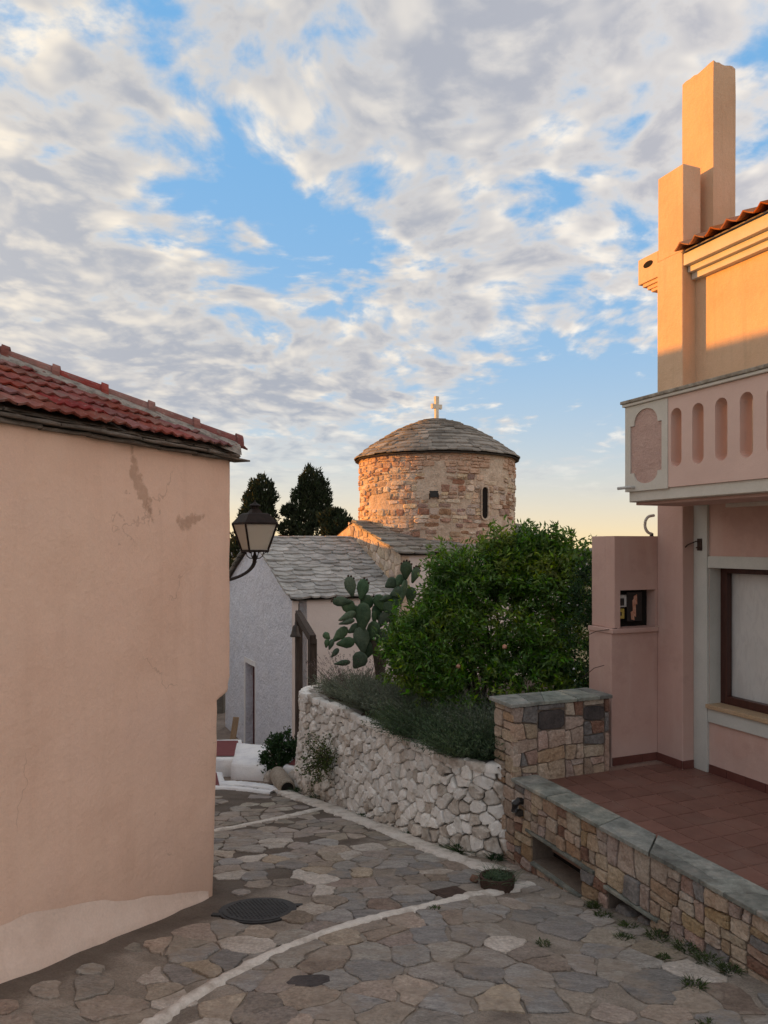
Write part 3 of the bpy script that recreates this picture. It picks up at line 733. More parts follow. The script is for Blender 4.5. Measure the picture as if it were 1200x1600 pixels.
def tile_mesh(F, k0, w0, wd, ln, h0, tilt, r, humps=2, amp=.014, th=.012):
    vs = []; fs = []; n = 4 * humps + 1
    for (w, dh) in ((w0 - .0, tilt), (w0 + ln, 0.0)):
        for s_ in (0, 1):
            for i in range(n):
                t = i / (n - 1); hgt = amp * (.5 - .5 * math.cos(2 * math.pi * humps * t)) ** 1.3
                vs.append(F(k0 + wd * t, w, h0 + dh + hgt + (th if s_ else 0)))
    A = lambda e, s_, i: e * 2 * n + s_ * n + i
    for i in range(n - 1):
        fs += [[A(0, 1, i), A(0, 1, i + 1), A(1, 1, i + 1), A(1, 1, i)], [A(0, 0, i), A(1, 0, i), A(1, 0, i + 1), A(0, 0, i + 1)], [A(0, 0, i), A(0, 0, i + 1), A(0, 1, i + 1), A(0, 1, i)]]
    return vs, fs
rf = G().box(-.08, .0, -.02, .0, -.02, 0, lambda a, b, c: RF(a + .2, b + .05, c), .002).out('roof', M_rmort, lh)
r = random.Random(21)
for row in range(9):
    w0 = -.03 + row * .205
    for i in range(20):
        k0 = -.03 + i * .20
        kh = w0 * CT - .06
        if k0 < kh - .03 or k0 > 4.0: continue
        v, f = tile_mesh(RF, k0 + r.uniform(-.004, .004), w0 + r.uniform(-.006, .006), .198, .235, .0, .020 + r.uniform(-.003, .004), r, 2, .017)
        emit('roof_tile', v, f, M_rtile, rf, smooth=False)
HD = (LE * 1 + LQ * 1).normalized()
HL0 = LC + LN * .055 + LM * .0 + LQ * .01 + Vector((0, 0, RZ + .01)); HSL = .47 / math.sqrt(2)
def HIP(t, a, h): 
    sd_ = (LN - LM).normalized()
    return HL0 + HD * t + sd_ * a + Vector((0, 0, t * HSL + h))
t = -.02; i = 0
while t < 4.3:
    L = .315; vs = []; fs = []; n = 9
    for (tt, rad) in ((t - .012, .100), (t + .035, .100), (t + .039, .082), (t + L + .02, .074)):
        for s_ in (1.0, .84):
            for q in range(n):
                an = math.pi * (q / (n - 1)); vs.append(HIP(tt, math.cos(an) * rad * s_, math.sin(an) * rad * 1.0 * s_ + .022))
    for e in range(3):
        for q in range(n - 1):
            fs += [[e * 2 * n + q, e * 2 * n + q + 1, (e + 1) * 2 * n + q + 1, (e + 1) * 2 * n + q]]
            if e == 0: fs.append([q, q + 1, n + q + 1, n + q])
    emit('hip_tile', vs, fs, M_rtile, rf, smooth=False)
    t += L; i += 1
vs = []; fs = []; r = random.Random(4)
ts = frange(.0, 4.3, 90)
for t in ts:
    for a, h in ((.19 + .03 * nz(t * 5, 1), -.062), (.15 + .03 * nz(t * 7, 2), .0 + .012 * nz(t * 12)), (.080, .040 + .010 * nz(t * 9, 4)), (.03, .07), (-.080, .035), (-.16, -.06)):
        vs.append(HIP(t, a, h))
for i in range(len(ts) - 1):
    for j in range(5): fs.append([i * 6 + j, i * 6 + j + 1, (i + 1) * 6 + j + 1, (i + 1) * 6 + j])
emit('hip_mortar', vs, fs, M_rmort, rf, fix=False)
# mortar block under the corner cap
G().box(-.01, .34, -.05, .05, -.07, .02, lambda a, b, c: HIP(a, b * 1.0, c), .015).out('corner_mortar', M_rmort, rf)

# street lantern on the hidden side of the corner
lm = LC + LQ * .13
LX = Vector((-1.075, 6.15, 0))
ln = thing('street_lantern', 'dark iron street lantern on a curved bracket at the peach house corner', 'lantern', (lm.x, lm.y, -.29))
def LF(ang):
    ca, sa = math.cos(ang), math.sin(ang)
    return lambda a, b, c: LX + Vector((a * ca - b * sa, a * sa + b * ca, c))
F = LF(R(33))
def frustum(g, h0, z0, h1, z1, F=F):
    g.add([F(-h0, -h0, z0), F(h0, -h0, z0), F(h0, h0, z0), F(-h0, h0, z0), F(-h1, -h1, z1), F(h1, -h1, z1), F(h1, h1, z1), F(-h1, h1, z1)],
          [[0, 1, 5, 4], [1, 2, 6, 5], [2, 3, 7, 6], [3, 0, 4, 7], [4, 5, 6, 7], [3, 2, 1, 0]])
zb, zt = -.055, .165
g = G(); frustum(g, .142, zt + .012, .092, zt + .082); frustum(g, .092, zt + .082, .074, zt + .092); frustum(g, .05, zt + .092, .03, zt + .125)
g.box(-.146, .146, -.146, .146, zt - .004, zt + .014, F, .003)
g.lathe([(.030, zt + .12), (.034, zt + .145), (.05, zt + .152), (.046, zt + .16), (.02, zt + .172), (.008, zt + .185), (.004, zt + .20)], LX, 14)
g.out('hood', M_lantern, ln)
g = G()
def edge(x, y): g.tube([F(x * .082, y * .082, zb), F(x * .140, y * .140, zt)], .0095, 6)
for x, y in ((-1, -1), (1, -1), (1, 1), (-1, 1)): edge(x, y)
g.box(-.09, .09, -.09, .09, zb - .012, zb + .006, F, .003)
g.out('frame', M_lantern, ln)
for k in range(4):
    an = R(33 + 90 * k); Fk = LF(an)
    G().add([Fk(-.074, -.0800, zb + .008), Fk(.074, -.0800, zb + .008), Fk(.128, -.1350, zt - .004), Fk(-.128, -.1350, zt - .004),
             Fk(-.074, -.0770, zb + .008), Fk(.074, -.0770, zb + .008), Fk(.128, -.1320, zt - .004), Fk(-.128, -.1320, zt - .004)],
            [[0, 1, 2, 3], [7, 6, 5, 4], [0, 4, 5, 1], [1, 5, 6, 2], [2, 6, 7, 3], [3, 7, 4, 0]]).out('glass_pane', M_gl, ln)
g = G()
A0 = Vector((lm.x, lm.y, -.285))
pts = []
for i in range(15):
    t = i / 14; an = math.pi / 2 * t
    hor = math.sin(an); ver = 1 - math.cos(an)
    q = A0.lerp(Vector((LX.x, LX.y, -.285)), hor); q.z = -.285 + .155 * ver; pts.append(q)
g.tube(pts, [.013] * 9 + [.014, .015, .016, .017, .018, .018], 8)
g.lathe([(.010, -.135), (.026, -.12), (.020, -.10), (.012, -.085), (.009, zb - .01)], LX, 10)
g.lathe([(.04, -.003), (.04, .003)], A0, 10)
for k in range(4):
    Fk = LF(R(33 + 45 + 90 * k)); g.tube([Fk(.0, 0, -.12), Fk(.045, 0, -.118), Fk(.068, 0, -.10), Fk(.075, 0, -.08), Fk(.10, 0, -.068), Fk(.118, 0, -.07)], .0042, 6)
    g.tube([Fk(.075, 0, -.08), Fk(.08, 0, zb)], .004, 5)
g.out('bracket', M_lantern, ln)

# ------------------------------------------------------------------ right house
rh = thing('rose_house', 'rose plastered two storey house with balcony and chimneys on the right', 'house', HH(1.5, -1.5, FL - .4))
WPn = -.157                                   # facade plane
SMAX = 4.2
# lower wall with window opening
wz0, wz1, ws0, ws1 = -1.45, -.215, .165, 1.75
FW = lambda s, z, w: HH(s, w, z)
g = G(); g.panel([(-.33, FL - .6), (SMAX, FL - .6), (SMAX, .40), (-.33, .40)], [[(ws0, wz0), (ws0, wz1), (ws1, wz1), (ws1, wz0)]], WPn - .22, WPn, FW)
g.out('wall', M_pinkR, rh)
G().panel([(-.33, .40), (SMAX, .40), (SMAX, 2.62), (-.33, 2.62)], [], WPn - .22, WPn, FW).out('upper_wall', M_pinkSun, rh)
G().box(-.33, SMAX, -4.5, WPn - .22, FL - .6, 2.60, HH, 0).out('house_body', M_pinkR, rh)
G().box(-.325, 0, WPn - .05, 0, FL - .5, .40, HH, .012, 3).out('column', M_pinkR, rh)
G().box(-.325, 0, WPn - .05, 0, .401, 2.70, HH, .012, 3).out('upper_column', M_pinkSun, rh)  # split from the column to carry the sun-tinted colour
G().box(-.320, .004, WPn - .06, -.004, 2.70, 3.50, HH, .012, 3).out('chimney', M_pinkSun, rh, label='shorter square chimney on the corner column')
# rough-topped tall chimney
g = G(); a0, a1, b0, b1 = -.305, .075, -.57, -.295
zt_ = 4.47; n = 8; vs = []; fs = []
ring = [(a1 - (a1 - a0) * i / n, b1) for i in range(n)] + [(a0, b1 - (b1 - b0) * i / n) for i in range(n)] + [(a0 + (a1 - a0) * i / n, b0) for i in range(n)] + [(a1, b0 + (b1 - b0) * i / n) for i in range(n)]
r = random.Random(6)
for z in (2.3, 3.2, 4.2, zt_): 
    for (a, b) in ring: vs.append(HH(a + .004 * nz(a * 9, z, b), b + .004 * nz(b * 9, z * 3, a), z + (r.uniform(-.012, .010) if z == zt_ else 0)))
N4 = len(ring)
for e in range(3):
    for i in range(N4): fs.append([e * N4 + i, e * N4 + (i + 1) % N4, (e + 1) * N4 + (i + 1) % N4, (e + 1) * N4 + i])
vs.append(HH((a0 + a1) / 2, (b0 + b1) / 2, zt_ + .005)); fs += [[3 * N4 + i, 3 * N4 + (i + 1) % N4, 4 * N4] for i in range(N4)]
emit('chimney', vs, fs, M_pinkSun, rh, label='tall square chimney with a ragged top')
# pale pilaster next to the column
G().box(0.0, .16, WPn - .02, WPn + .028, FL + .0, .37, HH, .006).out('pilaster', M_pil, rh)
# cornice
g = G()
for (p1, z0, z1) in ((-.10, 2.44, 2.50), (-.055, 2.50, 2.555), (-.004, 2.555, 2.665)): g.box(.006, SMAX, WPn - .02, p1, z0, z1, HH, .006)
g.out('cornice', M_trim, rh)
g = G()
g.box(-.60, -.326, -.35, -.012, 2.57, 2.82, HH, .008)
g.box(-.555, -.326, -.35, -.030, 2.535, 2.57, HH, .005); g.box(-.51, -.326, -.35, -.048, 2.50, 2.535, HH, .005); g.box(-.47, -.326, -.35, -.06, 2.47, 2.50, HH, .005)
cb = g.out('cornice_end', M_pinkSun, rh)
vs = [HH(-.46 + .055 * math.cos(t) * 1.2, -.0105, 2.735 + .032 * math.sin(t)) for t in frange(0, 2 * math.pi, 20)[:-1]]
g = G().add(vs, [list(range(20))]); g.out('painted_drain_hole', M_dark, cb)  # flat dark disc, the shade of the hole is its colour
# roof
def RR(k, w, h): return HH(k, .03 - w * CT + h * ST, 2.675 + w * ST * .9 + h * CT)
rr = G().add([RR(.01, 0, -.01), RR(SMAX, 0, -.01), RR(SMAX, 2.4, -.01), RR(.01, 2.4, -.01), RR(.01, 0, 0), RR(SMAX, 0, 0), RR(SMAX, 2.4, 0), RR(.01, 2.4, 0)], [[0, 1, 2, 3], [4, 5, 6, 7], [0, 1, 5, 4], [1, 2, 6, 5], [2, 3, 7, 6], [3, 0, 4, 7]]).out('roof', M_rmort, rh)
r = random.Random(31)
for row in range(5):
    for i in range(14):
        v, f = tile_mesh(RR, .0 + i * .17 + r.uniform(-.004, .004), -.05 + row * .27 + r.uniform(-.008, .008), .168, .31, .0, .022 + r.uniform(-.003, .004), r, 1, .05)
        emit('roof_tile', v, f, M_rtileO, rr)
# window
vs = []; fs = []; na, nb = 60, 30
for b in range(nb + 1):
    for a in range(na + 1):
        s_ = ws0 + (ws1 - ws0) * a / na; z_ = wz0 + (wz1 - wz0) * b / nb
        fold = .007 * nz(s_ * 9 + z_ * 2.2, z_ * 1.1, 3) + .004 * nz(s_ * 22 - z_ * 5, z_ * 3, 8)
        vs.append(HH(s_, WPn - .198 + fold, z_))
for b in range(nb):
    for a in range(na): fs.append([b * (na + 1) + a, b * (na + 1) + a + 1, (b + 1) * (na + 1) + a + 1, (b + 1) * (na + 1) + a])
win = emit('window', vs, fs, M_curt, rh, smooth=True, fix=False, label='window hung with a creased white sheet')
g = G(); fw_ = .075
for (s0, s1, z0, z1) in ((ws0 + .002, ws0 + fw_, wz0 + .002, wz1 - .002), (ws1 - fw_, ws1 - .002, wz0 + .002, wz1 - .002), (ws0 + fw_, ws1 - fw_, wz0 + .002, wz0 + fw_), (ws0 + fw_, ws1 - fw_, wz1 - .05, wz1 - .002)):
    g.box(s0, s1, WPn - .188, WPn - .125, z0, z1, HH, .006)
g.out('frame', M_wframe, win)
G().add([HH(ws0 + .05, WPn - .163, wz0 + .05), HH(ws1 - .05, WPn - .163, wz0 + .05), HH(ws1 - .05, WPn - .163, wz1 - .04), HH(ws0 + .05, WPn - .163, wz1 - .04)], [[0, 1, 2, 3]]).out('pane', M_pane, win)
G().panel([(ws0 - .0, wz0), (ws0 + .004, wz0), (ws0 + .004, wz1), (ws0, wz1)], [], WPn - .13, WPn + .002, FW).out('jamb', M_pil, win)
G().box(ws0 - .01, ws1 + .05, WPn - .13, WPn + .045, wz0 - .035, wz0 + .003, HH, .006).out('sill', M_sill, win)
G().box(.163, ws1 + .05, WPn - .01, WPn + .022, wz0 - .16, wz0 - .035, HH, .004).out('sill_band', M_pil, win)
G().box(.163, ws1 + .05, WPn - .01, WPn + .024, wz1, wz1 + .105, HH, .004).out('lintel', M_pil, win)
# skirting tiles
r = random.Random(2)
def skirt(F0, n, L, parent):
    for i in range(n):
        g = G().box(i * L + .002, (i + 1) * L - .002, 0, .012, FL + .001, FL + .075, F0, .002); g.out('skirting_tile', M_skirting, parent)
skirt(lambda a, b, c: HH(.165 + a, WPn + b, c), 12, .2, rh)
skirt(lambda a, b, c: HH(-.325 + a, b, c), 1, .325, rh)
skirt(lambda a, b, c: HH(b + .0, WPn + .03 + a, c), 1, .13, rh)
# hook bracket, light box
g = G().box(.055, .105, WPn + .026, WPn + .040, -.06, .05, HH, .003).tube([HH(.08, WPn + .04, .02), HH(.08, WPn + .075, .025), HH(.06, WPn + .10, .01), HH(.02, WPn + .12, -.01), HH(.0, WPn + .125, -.03)], .006, 6).tube([HH(.08, WPn + .04, -.03), HH(.085, WPn + .08, -.035), HH(.12, WPn + .085, -.02)], .005, 6)
g.out('wall_bracket', M_grate, rh)
G().box(.55, 1.3, .0, .07, .31, .365, HH, .006).out('ceiling_lamp', M_trim, rh)

# balcony
bal = G().box(.05, SMAX, WPn + .001, .655, .365, .452, HH, .004).out('balcony', M_trim, rh, label='balcony with pierced rose parapet and pale corner panel')
G().box(.07, SMAX, .10, .60, .340, .366, HH, .006).out('soffit_beam', M_pinkR, bal)
G().box(.068, SMAX, .60, .672, .370, .462, HH, .004).out('slab_edge', M_trim, bal)
def slot(c0, z0, z1, w, n=10):
    rr_ = w / 2
    return [(c0 + rr_ * math.cos(t), z1 - rr_ + rr_ * math.sin(t)) for t in frange(0, math.pi, n)] + [(c0 - rr_ * math.cos(t), z0 + rr_ - rr_ * math.sin(t)) for t in frange(0, math.pi, n)]
holes = [slot(.635 + .226 * i, .622, 1.095, .115) for i in range(14)]
G().panel([(.548, .462), (SMAX, .462), (SMAX, 1.195), (.548, 1.195)], holes, .565, .688, FW).out('pierced_parapet', M_pinkU, bal)
def fancy():
    s0, s1 = .105, .480; c0 = (s0 + s1) / 2; rx = .140
    top = [(c0 + rx * math.cos(t), 1.035 + .115 * math.sin(t)) for t in frange(0, math.pi, 14)]
    bot = [(c0 - rx * math.cos(t), .60 - .085 * math.sin(t)) for t in frange(0, math.pi, 14)]
    return [(s1, 1.020)] + top[:0] + [(c0 + rx, 1.020)] + top + [(c0 - rx, 1.020), (s0, 1.020), (s0, .612), (c0 - rx, .612)] + bot + [(c0 + rx, .612), (s1, .612)]
G().panel([(.040, .455), (.546, .455), (.546, 1.195), (.040, 1.195)], [fancy()], .60, .694, FW).out('corner_panel', M_trim, bal)
M_sten = mat('rose_stipple', [(.50, .33, .28), (.58, .40, .34)], 5, .95, 1.0, 55, .012, speck=.14, spscale=90)
G().panel([(.06, .47), (.53, .47), (.53, 1.18), (.06, 1.18)], [], .57, .682, FW).out('panel_infill', M_sten, bal)
G().panel([(WPn, .452), (.60, .452), (.60, 1.195), (WPn, 1.195)], [], .045, .14, lambda p, z, w: HH(w, p, z)).out('end_parapet', M_pinkU, bal)
g = G().box(.020, SMAX, .55, .712, 1.197, 1.222, HH, .006)
g.out('rail_moulding', M_trim, bal)
G().box(.006, SMAX, .54, .724, 1.223, 1.252, HH, .008).out('rail_cap', M_cap, bal)
G().box(.006, .16, WPn, .54, 1.223, 1.252, HH, .008).out('rail_cap', M_cap, bal)
g = G().tube([HH(.16, .685, .492), HH(.15, .72, .490), HH(.06, .755, .487), HH(.03, .765, .486)], .013, 10, cap=False)
g.out('drain_spout', M_pvc, bal)

# meter pier
mp = thing('meter_pier', 'rose plastered pier with an open meter niche beside the column', 'pier', HH(-.49, .26, FL))
s1_, s0_ = -.326, -.66
zs_ = -.79
# upper half with niche
FNN = lambda p, z, w: HH(w, p, z)
nz0, nz1, np0, np1 = zs_, -.435, .02, .44
G().panel([(-.12, zs_), (.505, zs_), (.505, .075), (-.12, .075)], [[(np0, nz0 + .001), (np0, nz1), (np1, nz1), (np1, nz0 + .001)]], s1_ - .13, s1_, FNN).out('pier_upper', M_pinkR, mp)
G().box(s0_, s1_ - .131, -.12, .505, zs_, .075, HH, .008).out('pier_back', M_pinkR, mp)
G().box(s0_, s1_ - .0005, -.12, .540, FL - .5, zs_ - .045, HH, .010).out('pier_lower', M_pinkR, mp)
G().box(s0_, s1_ + .030, .004, .552, zs_ - .045, zs_ - .002, HH, .006).out('niche_sill', M_pinkR, mp)
skirt(lambda a, b, c: HH(s1_ + b, .01 + a, c), 3, .175, mp)
NB = s1_ - .128
bk = G().box(NB, NB + .012, np0 + .002, np1 - .002, nz0 + .002, nz1 - .002, HH, 0).out('niche_back', M_dark, mp)
mw = G().box(NB + .012, NB + .07, .315, .425, -.60, -.485, HH, .006).out('electric_meter', M_meterw, mp)
G().box(NB + .069, NB + .073, .345, .405, -.585, -.515, HH, .002).out('meter_display', M_black, mw)
my = G().box(NB + .012, NB + .065, .335, .43, -.71, -.615, HH, .006).out('water_meter', M_metery, mp)
G().box(NB + .064, NB + .068, .37, .40, -.68, -.645, HH, .002).out('meter_display', M_black, my)
G().box(NB + .012, NB + .06, .12, .30, -.74, -.46, HH, .006).out('fuse_box', M_black, mp)
g = G(); r = random.Random(8)
for (p, z, h) in ((.215, -.60, .10), (.20, -.53, .05), (.235, -.68, .05)):
    g.add([HH(NB + .062, p - .02, z - h), HH(NB + .066, p + .02, z - h * .8), HH(NB + .062, p + .025, z + h * .6), HH(NB + .067, p - .01, z + h)], [[0, 1, 2, 3]])
g.out('torn_paper', M_paper, mp)
# white conduit loop on top
pts = [HH(-.33, .05 + .0, .30)]
for i in range(13):
    t = R(80 + 190 * i / 12); pts.append(HH(-.34, .095 + .0 - .075 * math.cos(t) * -1 - .0, .185 + .085 * math.sin(t)))
ct = [HH(-.345, .02, .275)] + [HH(-.345, .055 + .075 * math.sin(R(180 * i / 12)), .185 + .085 * math.cos(R(180 * i / 12))) for i in range(13)] + [HH(-.345, .04, .085)]
cd = thing('conduit_loop', 'pale plastic conduit bent in a loop above the meter pier', 'conduit', HH(-.345, .04, .075))
G().tube(ct, .014, 8).out('pipe', M_trim, cd); G().tube([HH(-.345, .05, .075), HH(-.345, .045, .105)], [.02, .014], 8).out('gland', M_black, cd)
# bare wire from the bushes to the pier
wr = G().tube([HH(-.66, .62, -1.30), HH(-.5, .60, -1.18), HH(-.40, .565, -1.14)], .0035, 5).tube([HH(-.7, .60, -.92), HH(-.5, .575, -.83), HH(-.35, .556, -.80), HH(-.30, .50, -.785)], .0035, 5)
wr.out('stray_wire', M_grate, mp)

# ------------------------------------------------------------------ terrace: floor, stone wall, pillar
r = random.Random(17)
ter = G().box(-.33, SMAX, WPn - .05, 1.47, FL - .5, FL - .006, HH, 0).out('terrace', M_grout, kind='structure')
TS = .218
for i in range(20):
    for j in range(8):
        s0, p0 = -.215 + i * TS, -.155 + j * TS
        s1, p1 = s0 + TS - .009, min(p0 + TS - .009, 1.43)
        if s1 > SMAX or p1 - p0 < .04: continue
        dz = r.uniform(-.0012, .0012)
        emit('floor_tile', [HH(s0, p0, FL - .006), HH(s1, p0, FL - .006), HH(s1, p1, FL - .006), HH(s0, p1, FL - .006), HH(s0 + .002, p0 + .002, FL + dz), HH(s1 - .002, p0 + .002, FL + dz), HH(s1 - .002, p1 - .002, FL + dz), HH(s0 + .002, p1 - .002, FL + dz)],
             [[4, 5, 6, 7], [0, 1, 5, 4], [1, 2, 6, 5], [2, 3, 7, 6], [3, 0, 4, 7]], M_floor, ter)
SP = 1.655                                    # mortar face, stones stand proud of it
CT_Z = -2.005
tw = thing('stone_terrace_wall', 'low wall of sand coloured cut stones with slate coping and end pillar', 'wall', HH(1.0, 1.6, -2.6))
OP = [(.05, .70, -2.615, -2.40), (1.00, 1.42, -2.70, -2.445)]
g = G()
for (s0, s1, z0, z1) in ((-.545, .05, -3.2, CT_Z - .035), (.05, .70, -2.40, CT_Z - .035), (.05, .70, -3.2, -2.615), (.70, 1.0, -3.2, CT_Z - .035), (1.0, 1.42, -2.445, CT_Z - .035), (1.0, 1.42, -3.2, -2.62), (1.42, SMAX, -3.2, CT_Z - .035)):
    g.box(s0, s1, 1.44, SP, z0, z1, HH, 0)
g.box(.0, 1.5, 1.40, 1.445, -3.0, -2.10, HH, 0)
g.out('wall_core', M_tmortar, tw)
FT = lambda s, z, w: HH(s, SP + w, z)
def gz_at(s): w = HH(s, SP, 0); return ground(w.x, w.y)
def build_face(rects, F, tgt, parent, r, ylim=None, aniso=1.3, gap=(.0035, .007), h=(.012, .028)):
    for (a0, a1, z0, z1) in rects:
        for p in bsp([(a0, z0), (a1, z0), (a1, z1), (a0, z1)], tgt * (1 if r.random() < .8 else 2), r, aniso, .16):
            A = abs(area(p)); m = pick(r, TW if A < .02 else TW[:3] + [(TW[4][0], 2.0)])
            stone('stone', p, F, m, parent, r.uniform(*gap), r.uniform(*h), r, .03, 1, .91, .003, 1.04, 16, rt=.13, rough=.007)
r = random.Random(41)
zc_ = CT_Z - .037
# tall strip under the coping split in panels that follow the slope of the lane
rects = [(-.21, .05, -2.80, zc_), (.05, .70, -2.375, zc_), (.70, 1.0, -2.72, zc_), (1.0, 1.42, -2.42, zc_)]
s = 1.42
while s < 3.4: rects.append((s, s + .46, gz_at(s + .2) - .08, zc_)); s += .46
build_face(rects, FT, .0165, tw, r)
build_face([(.05, .70, -2.80, -2.645)], FT, .010, tw, r)
for s0, s1, z in ((-.02, .86, -2.385), (.98, 1.50, -2.432), (.06, .70, -2.632)):
    G().box(s0, s1, SP - .06 if z > -2.6 else SP - .20, SP + .035, z - .012, z + .012, lambda a, b, c: HH(a, b + .004 * nz(a * 14), c + .004 * nz(a * 8, 3)), .004).out('lintel_slab', M_slate, tw)
for (s0, z0, w) in ((1.02, -2.66, .20), (1.24, -2.64, .16)):
    stone('stone', [(s0, z0), (s0 + w, z0), (s0 + w - .02, z0 + .13), (s0 + .03, z0 + .14)], lambda s, z, w_: HH(s, SP - .05 + w_, z), TW[4][0], tw, .004, .04, r, .08)
# near-black sheets behind the openings, the shade put into their colour
for o in OP: G().box(o[0] - .02, o[1] + .02, 1.445, 1.45, o[2], o[3], HH, 0).out('recess_dark_sheet', M_dark, tw)
# pillar
PZ = -1.375
G().box(-.545, -.240, .655, SP, -3.2, PZ - .03, HH, 0).out('pillar_core', M_tmortar, tw)
r = random.Random(52)
z = -2.95; side = 0
quo = []
while z < PZ - .035:
    hgt = min(r.uniform(.10, .155), PZ - .032 - z)
    if PZ - .032 - (z + hgt) < .06: hgt = PZ - .032 - z
    cut = r.uniform(.35, .65)
    w1 = -.545 + .31 * cut
    for (a, b) in ((-.545, w1), (w1, -.217)):
        if b - a > .17 and r.random() < .5: stone('stone', [(a, z), (b, z), (b, z + hgt * .5), (a, z + hgt * .48)], FT, pick(r, TW[:3]), tw, .006, r.uniform(.014, .024), r, .03, 1, .9, .003, 1.05); stone('stone', [(a, z + hgt * .48), (b, z + hgt * .5), (b, z + hgt), (a, z + hgt)], FT, pick(r, TW[:3]), tw, .006, r.uniform(.014, .024), r, .03, 1, .9, .003, 1.05)
        else: stone('stone', [(a, z), (b, z), (b, z + hgt), (a, z + hgt)], FT, pick(r, TW[:3]), tw, .006, r.uniform(.014, .024), r, .03, 1, .9, .003, 1.05)
    z += hgt
FPp = lambda p, z, w: HH(-.240 + w, p, z)
pz1 = PZ - .032; pb = FL - .02
big = [(1.13, 1.42, -1.64, pz1 - .05), (.70, .93, -1.60, pz1 - .05)]
rects = [(1.42, 1.675, pb, pz1), (1.13, 1.42, pb, -1.64), (1.13, 1.42, pz1 - .05, pz1), (.93, 1.13, pb, pz1), (.70, .93, pb, -1.60), (.70, .93, pz1 - .05, pz1), (.645, .70, pb, pz1)]
build_face(rects, FPp, .022, tw, r, aniso=1.2)
for (a, b, c, d) in big: stone('stone', [(a, c), (b, c), (b, d), (a, d)], FPp, M_slateD, tw, .008, .018, r, .03, 1, .92, .006, 1.0).__setitem__('label', 'dark slate block')
# copings
def slabs(F, a0, a1, b0, b1, z, r, step=(.30, .62), th=.03):
    a = a0; sl = 0.0
    while a < a1 - .02:
        L = min(r.uniform(*step), a1 - a); last = a1 - a - L < .2
        if last: L = a1 - a
        s2 = 0.0 if last else r.uniform(-.11, .11)
        quad = [(a + .003 - sl, b0 + r.uniform(-.006, .006)), (a + L - .003 - s2, b0 + r.uniform(-.006, .006)), (a + L - .003 + s2, b1 + r.uniform(-.010, .008)), (a + .003 + sl, b1 + r.uniform(-.010, .008))]
        parts = [quad]
        if L > .36 and r.random() < .6:                       # a broken slab
            t0, t1 = r.uniform(.25, .75), r.uniform(.25, .75); k_ = r.random() < .5
            A_, B_, C_, D_ = quad
            mp_ = lambda p, q, t: (p[0] + t * (q[0] - p[0]), p[1] + t * (q[1] - p[1]))
            e0, e1 = (mp_(A_, B_, t0), mp_(D_, C_, t1)) if k_ else (mp_(A_, D_, t0), mp_(B_, C_, t1))
            parts = [[A_, e0, e1, D_], [e0, B_, C_, e1]] if k_ else [[A_, B_, e1, e0], [e0, e1, C_, D_]]
        for poly in parts:
            poly = inset(poly, .0015)
            if len(poly) < 3: continue
            n_ = len(poly); c = cen(poly); dz = r.uniform(-.002, .002)
            vs = [F(x, y, z - th) for x, y in poly] + [F(x, y, z - .005) for x, y in poly] + [F(c[0] + (x - c[0]) * .975, c[1] + (y - c[1]) * .97, z + dz) for x, y in poly]
            fs = [list(range(2 * n_, 3 * n_)), list(range(n_))[::-1]] + [[e * n_ + i, e * n_ + (i + 1) % n_, e * n_ + n_ + (i + 1) % n_, e * n_ + n_ + i] for e in (0, 1) for i in range(n_)]
            emit('coping_slab', vs, fs, M_slate, tw)
        a += L; sl = s2
r = random.Random(61)
slabs(HH, -.215, SMAX, 1.435, 1.700, CT_Z, r, (.34, .66))
slabs(lambda a, b, c: HH(b, a, c), .63, 1.715, -.57, -.195, PZ, r, (.35, .5))
# U-shaped outlet pipe on the wall
op = thing('wall_outlet', 'small black and white hooded outlet on the stone wall by the pillar', 'outlet', HH(-.09, SP + .03, -2.27))
G().tube([HH(-.09, SP + .0, -2.175), HH(-.09, SP + .05, -2.165), HH(-.09, SP + .085, -2.19), HH(-.09, SP + .09, -2.25)], .030, 12).out('hood', M_black, op)
G().box(-.118, -.105, SP + .04, SP + .10, -2.27, -2.16, HH, .006).out('side_plate', M_meterw, op)
G().box(-.12, -.06, SP + .02, SP + .07, -2.29, -2.24, HH, .006).out('base', M_bronze, op)

# ------------------------------------------------------------------ white dry-stone garden wall
WT = -1.975
def wtop(u): return WT + .018 * nz(u * 2.2, 3)
ww = thing('white_stone_wall', 'whitewashed dry stone garden wall bending round the planted bed', 'wall', (-.1, 8.1, ground(-.1, 8.1)))
vs = []; fs = []; us = frange(0, WL[-1], 60); zr = frange(0, 1, 6)
for u in us:
    p, n = wpath(u); g0 = ground(p.x, p.y) - .15
    for t in zr:
        z = g0 + (wtop(u) - .02 - g0) * t; b = .09 * (1 - t) - .03
        vs.append(p + n * b + Vector((0, 0, z)))
    vs.append(p - n * .30 + Vector((0, 0, wtop(u) - .035)))
m_ = len(zr) + 1
for i in range(len(us) - 1):
    for j in range(m_ - 1): fs.append([i * m_ + j, i * m_ + j + 1, (i + 1) * m_ + j + 1, (i + 1) * m_ + j])
emit('wall_core', vs, fs, M_whcore, ww, fix=False)
def FWh(u, v, w):
    p, n = wpath(u); g0 = ground(p.x, p.y) - .05; H = wtop(u) - g0
    t = v / H
    return p + n * (.09 * (1 - t) - .03 + w) + Vector((0, 0, g0 + v))
r = random.Random(71)
seeds = scatter((0, -.1, WL[-1], 1.5), .118, r, 9000, lambda x, y: .65 + 1.05 * r.random() ** 1.8)
S2 = [(x, y) for x, y in seeds]
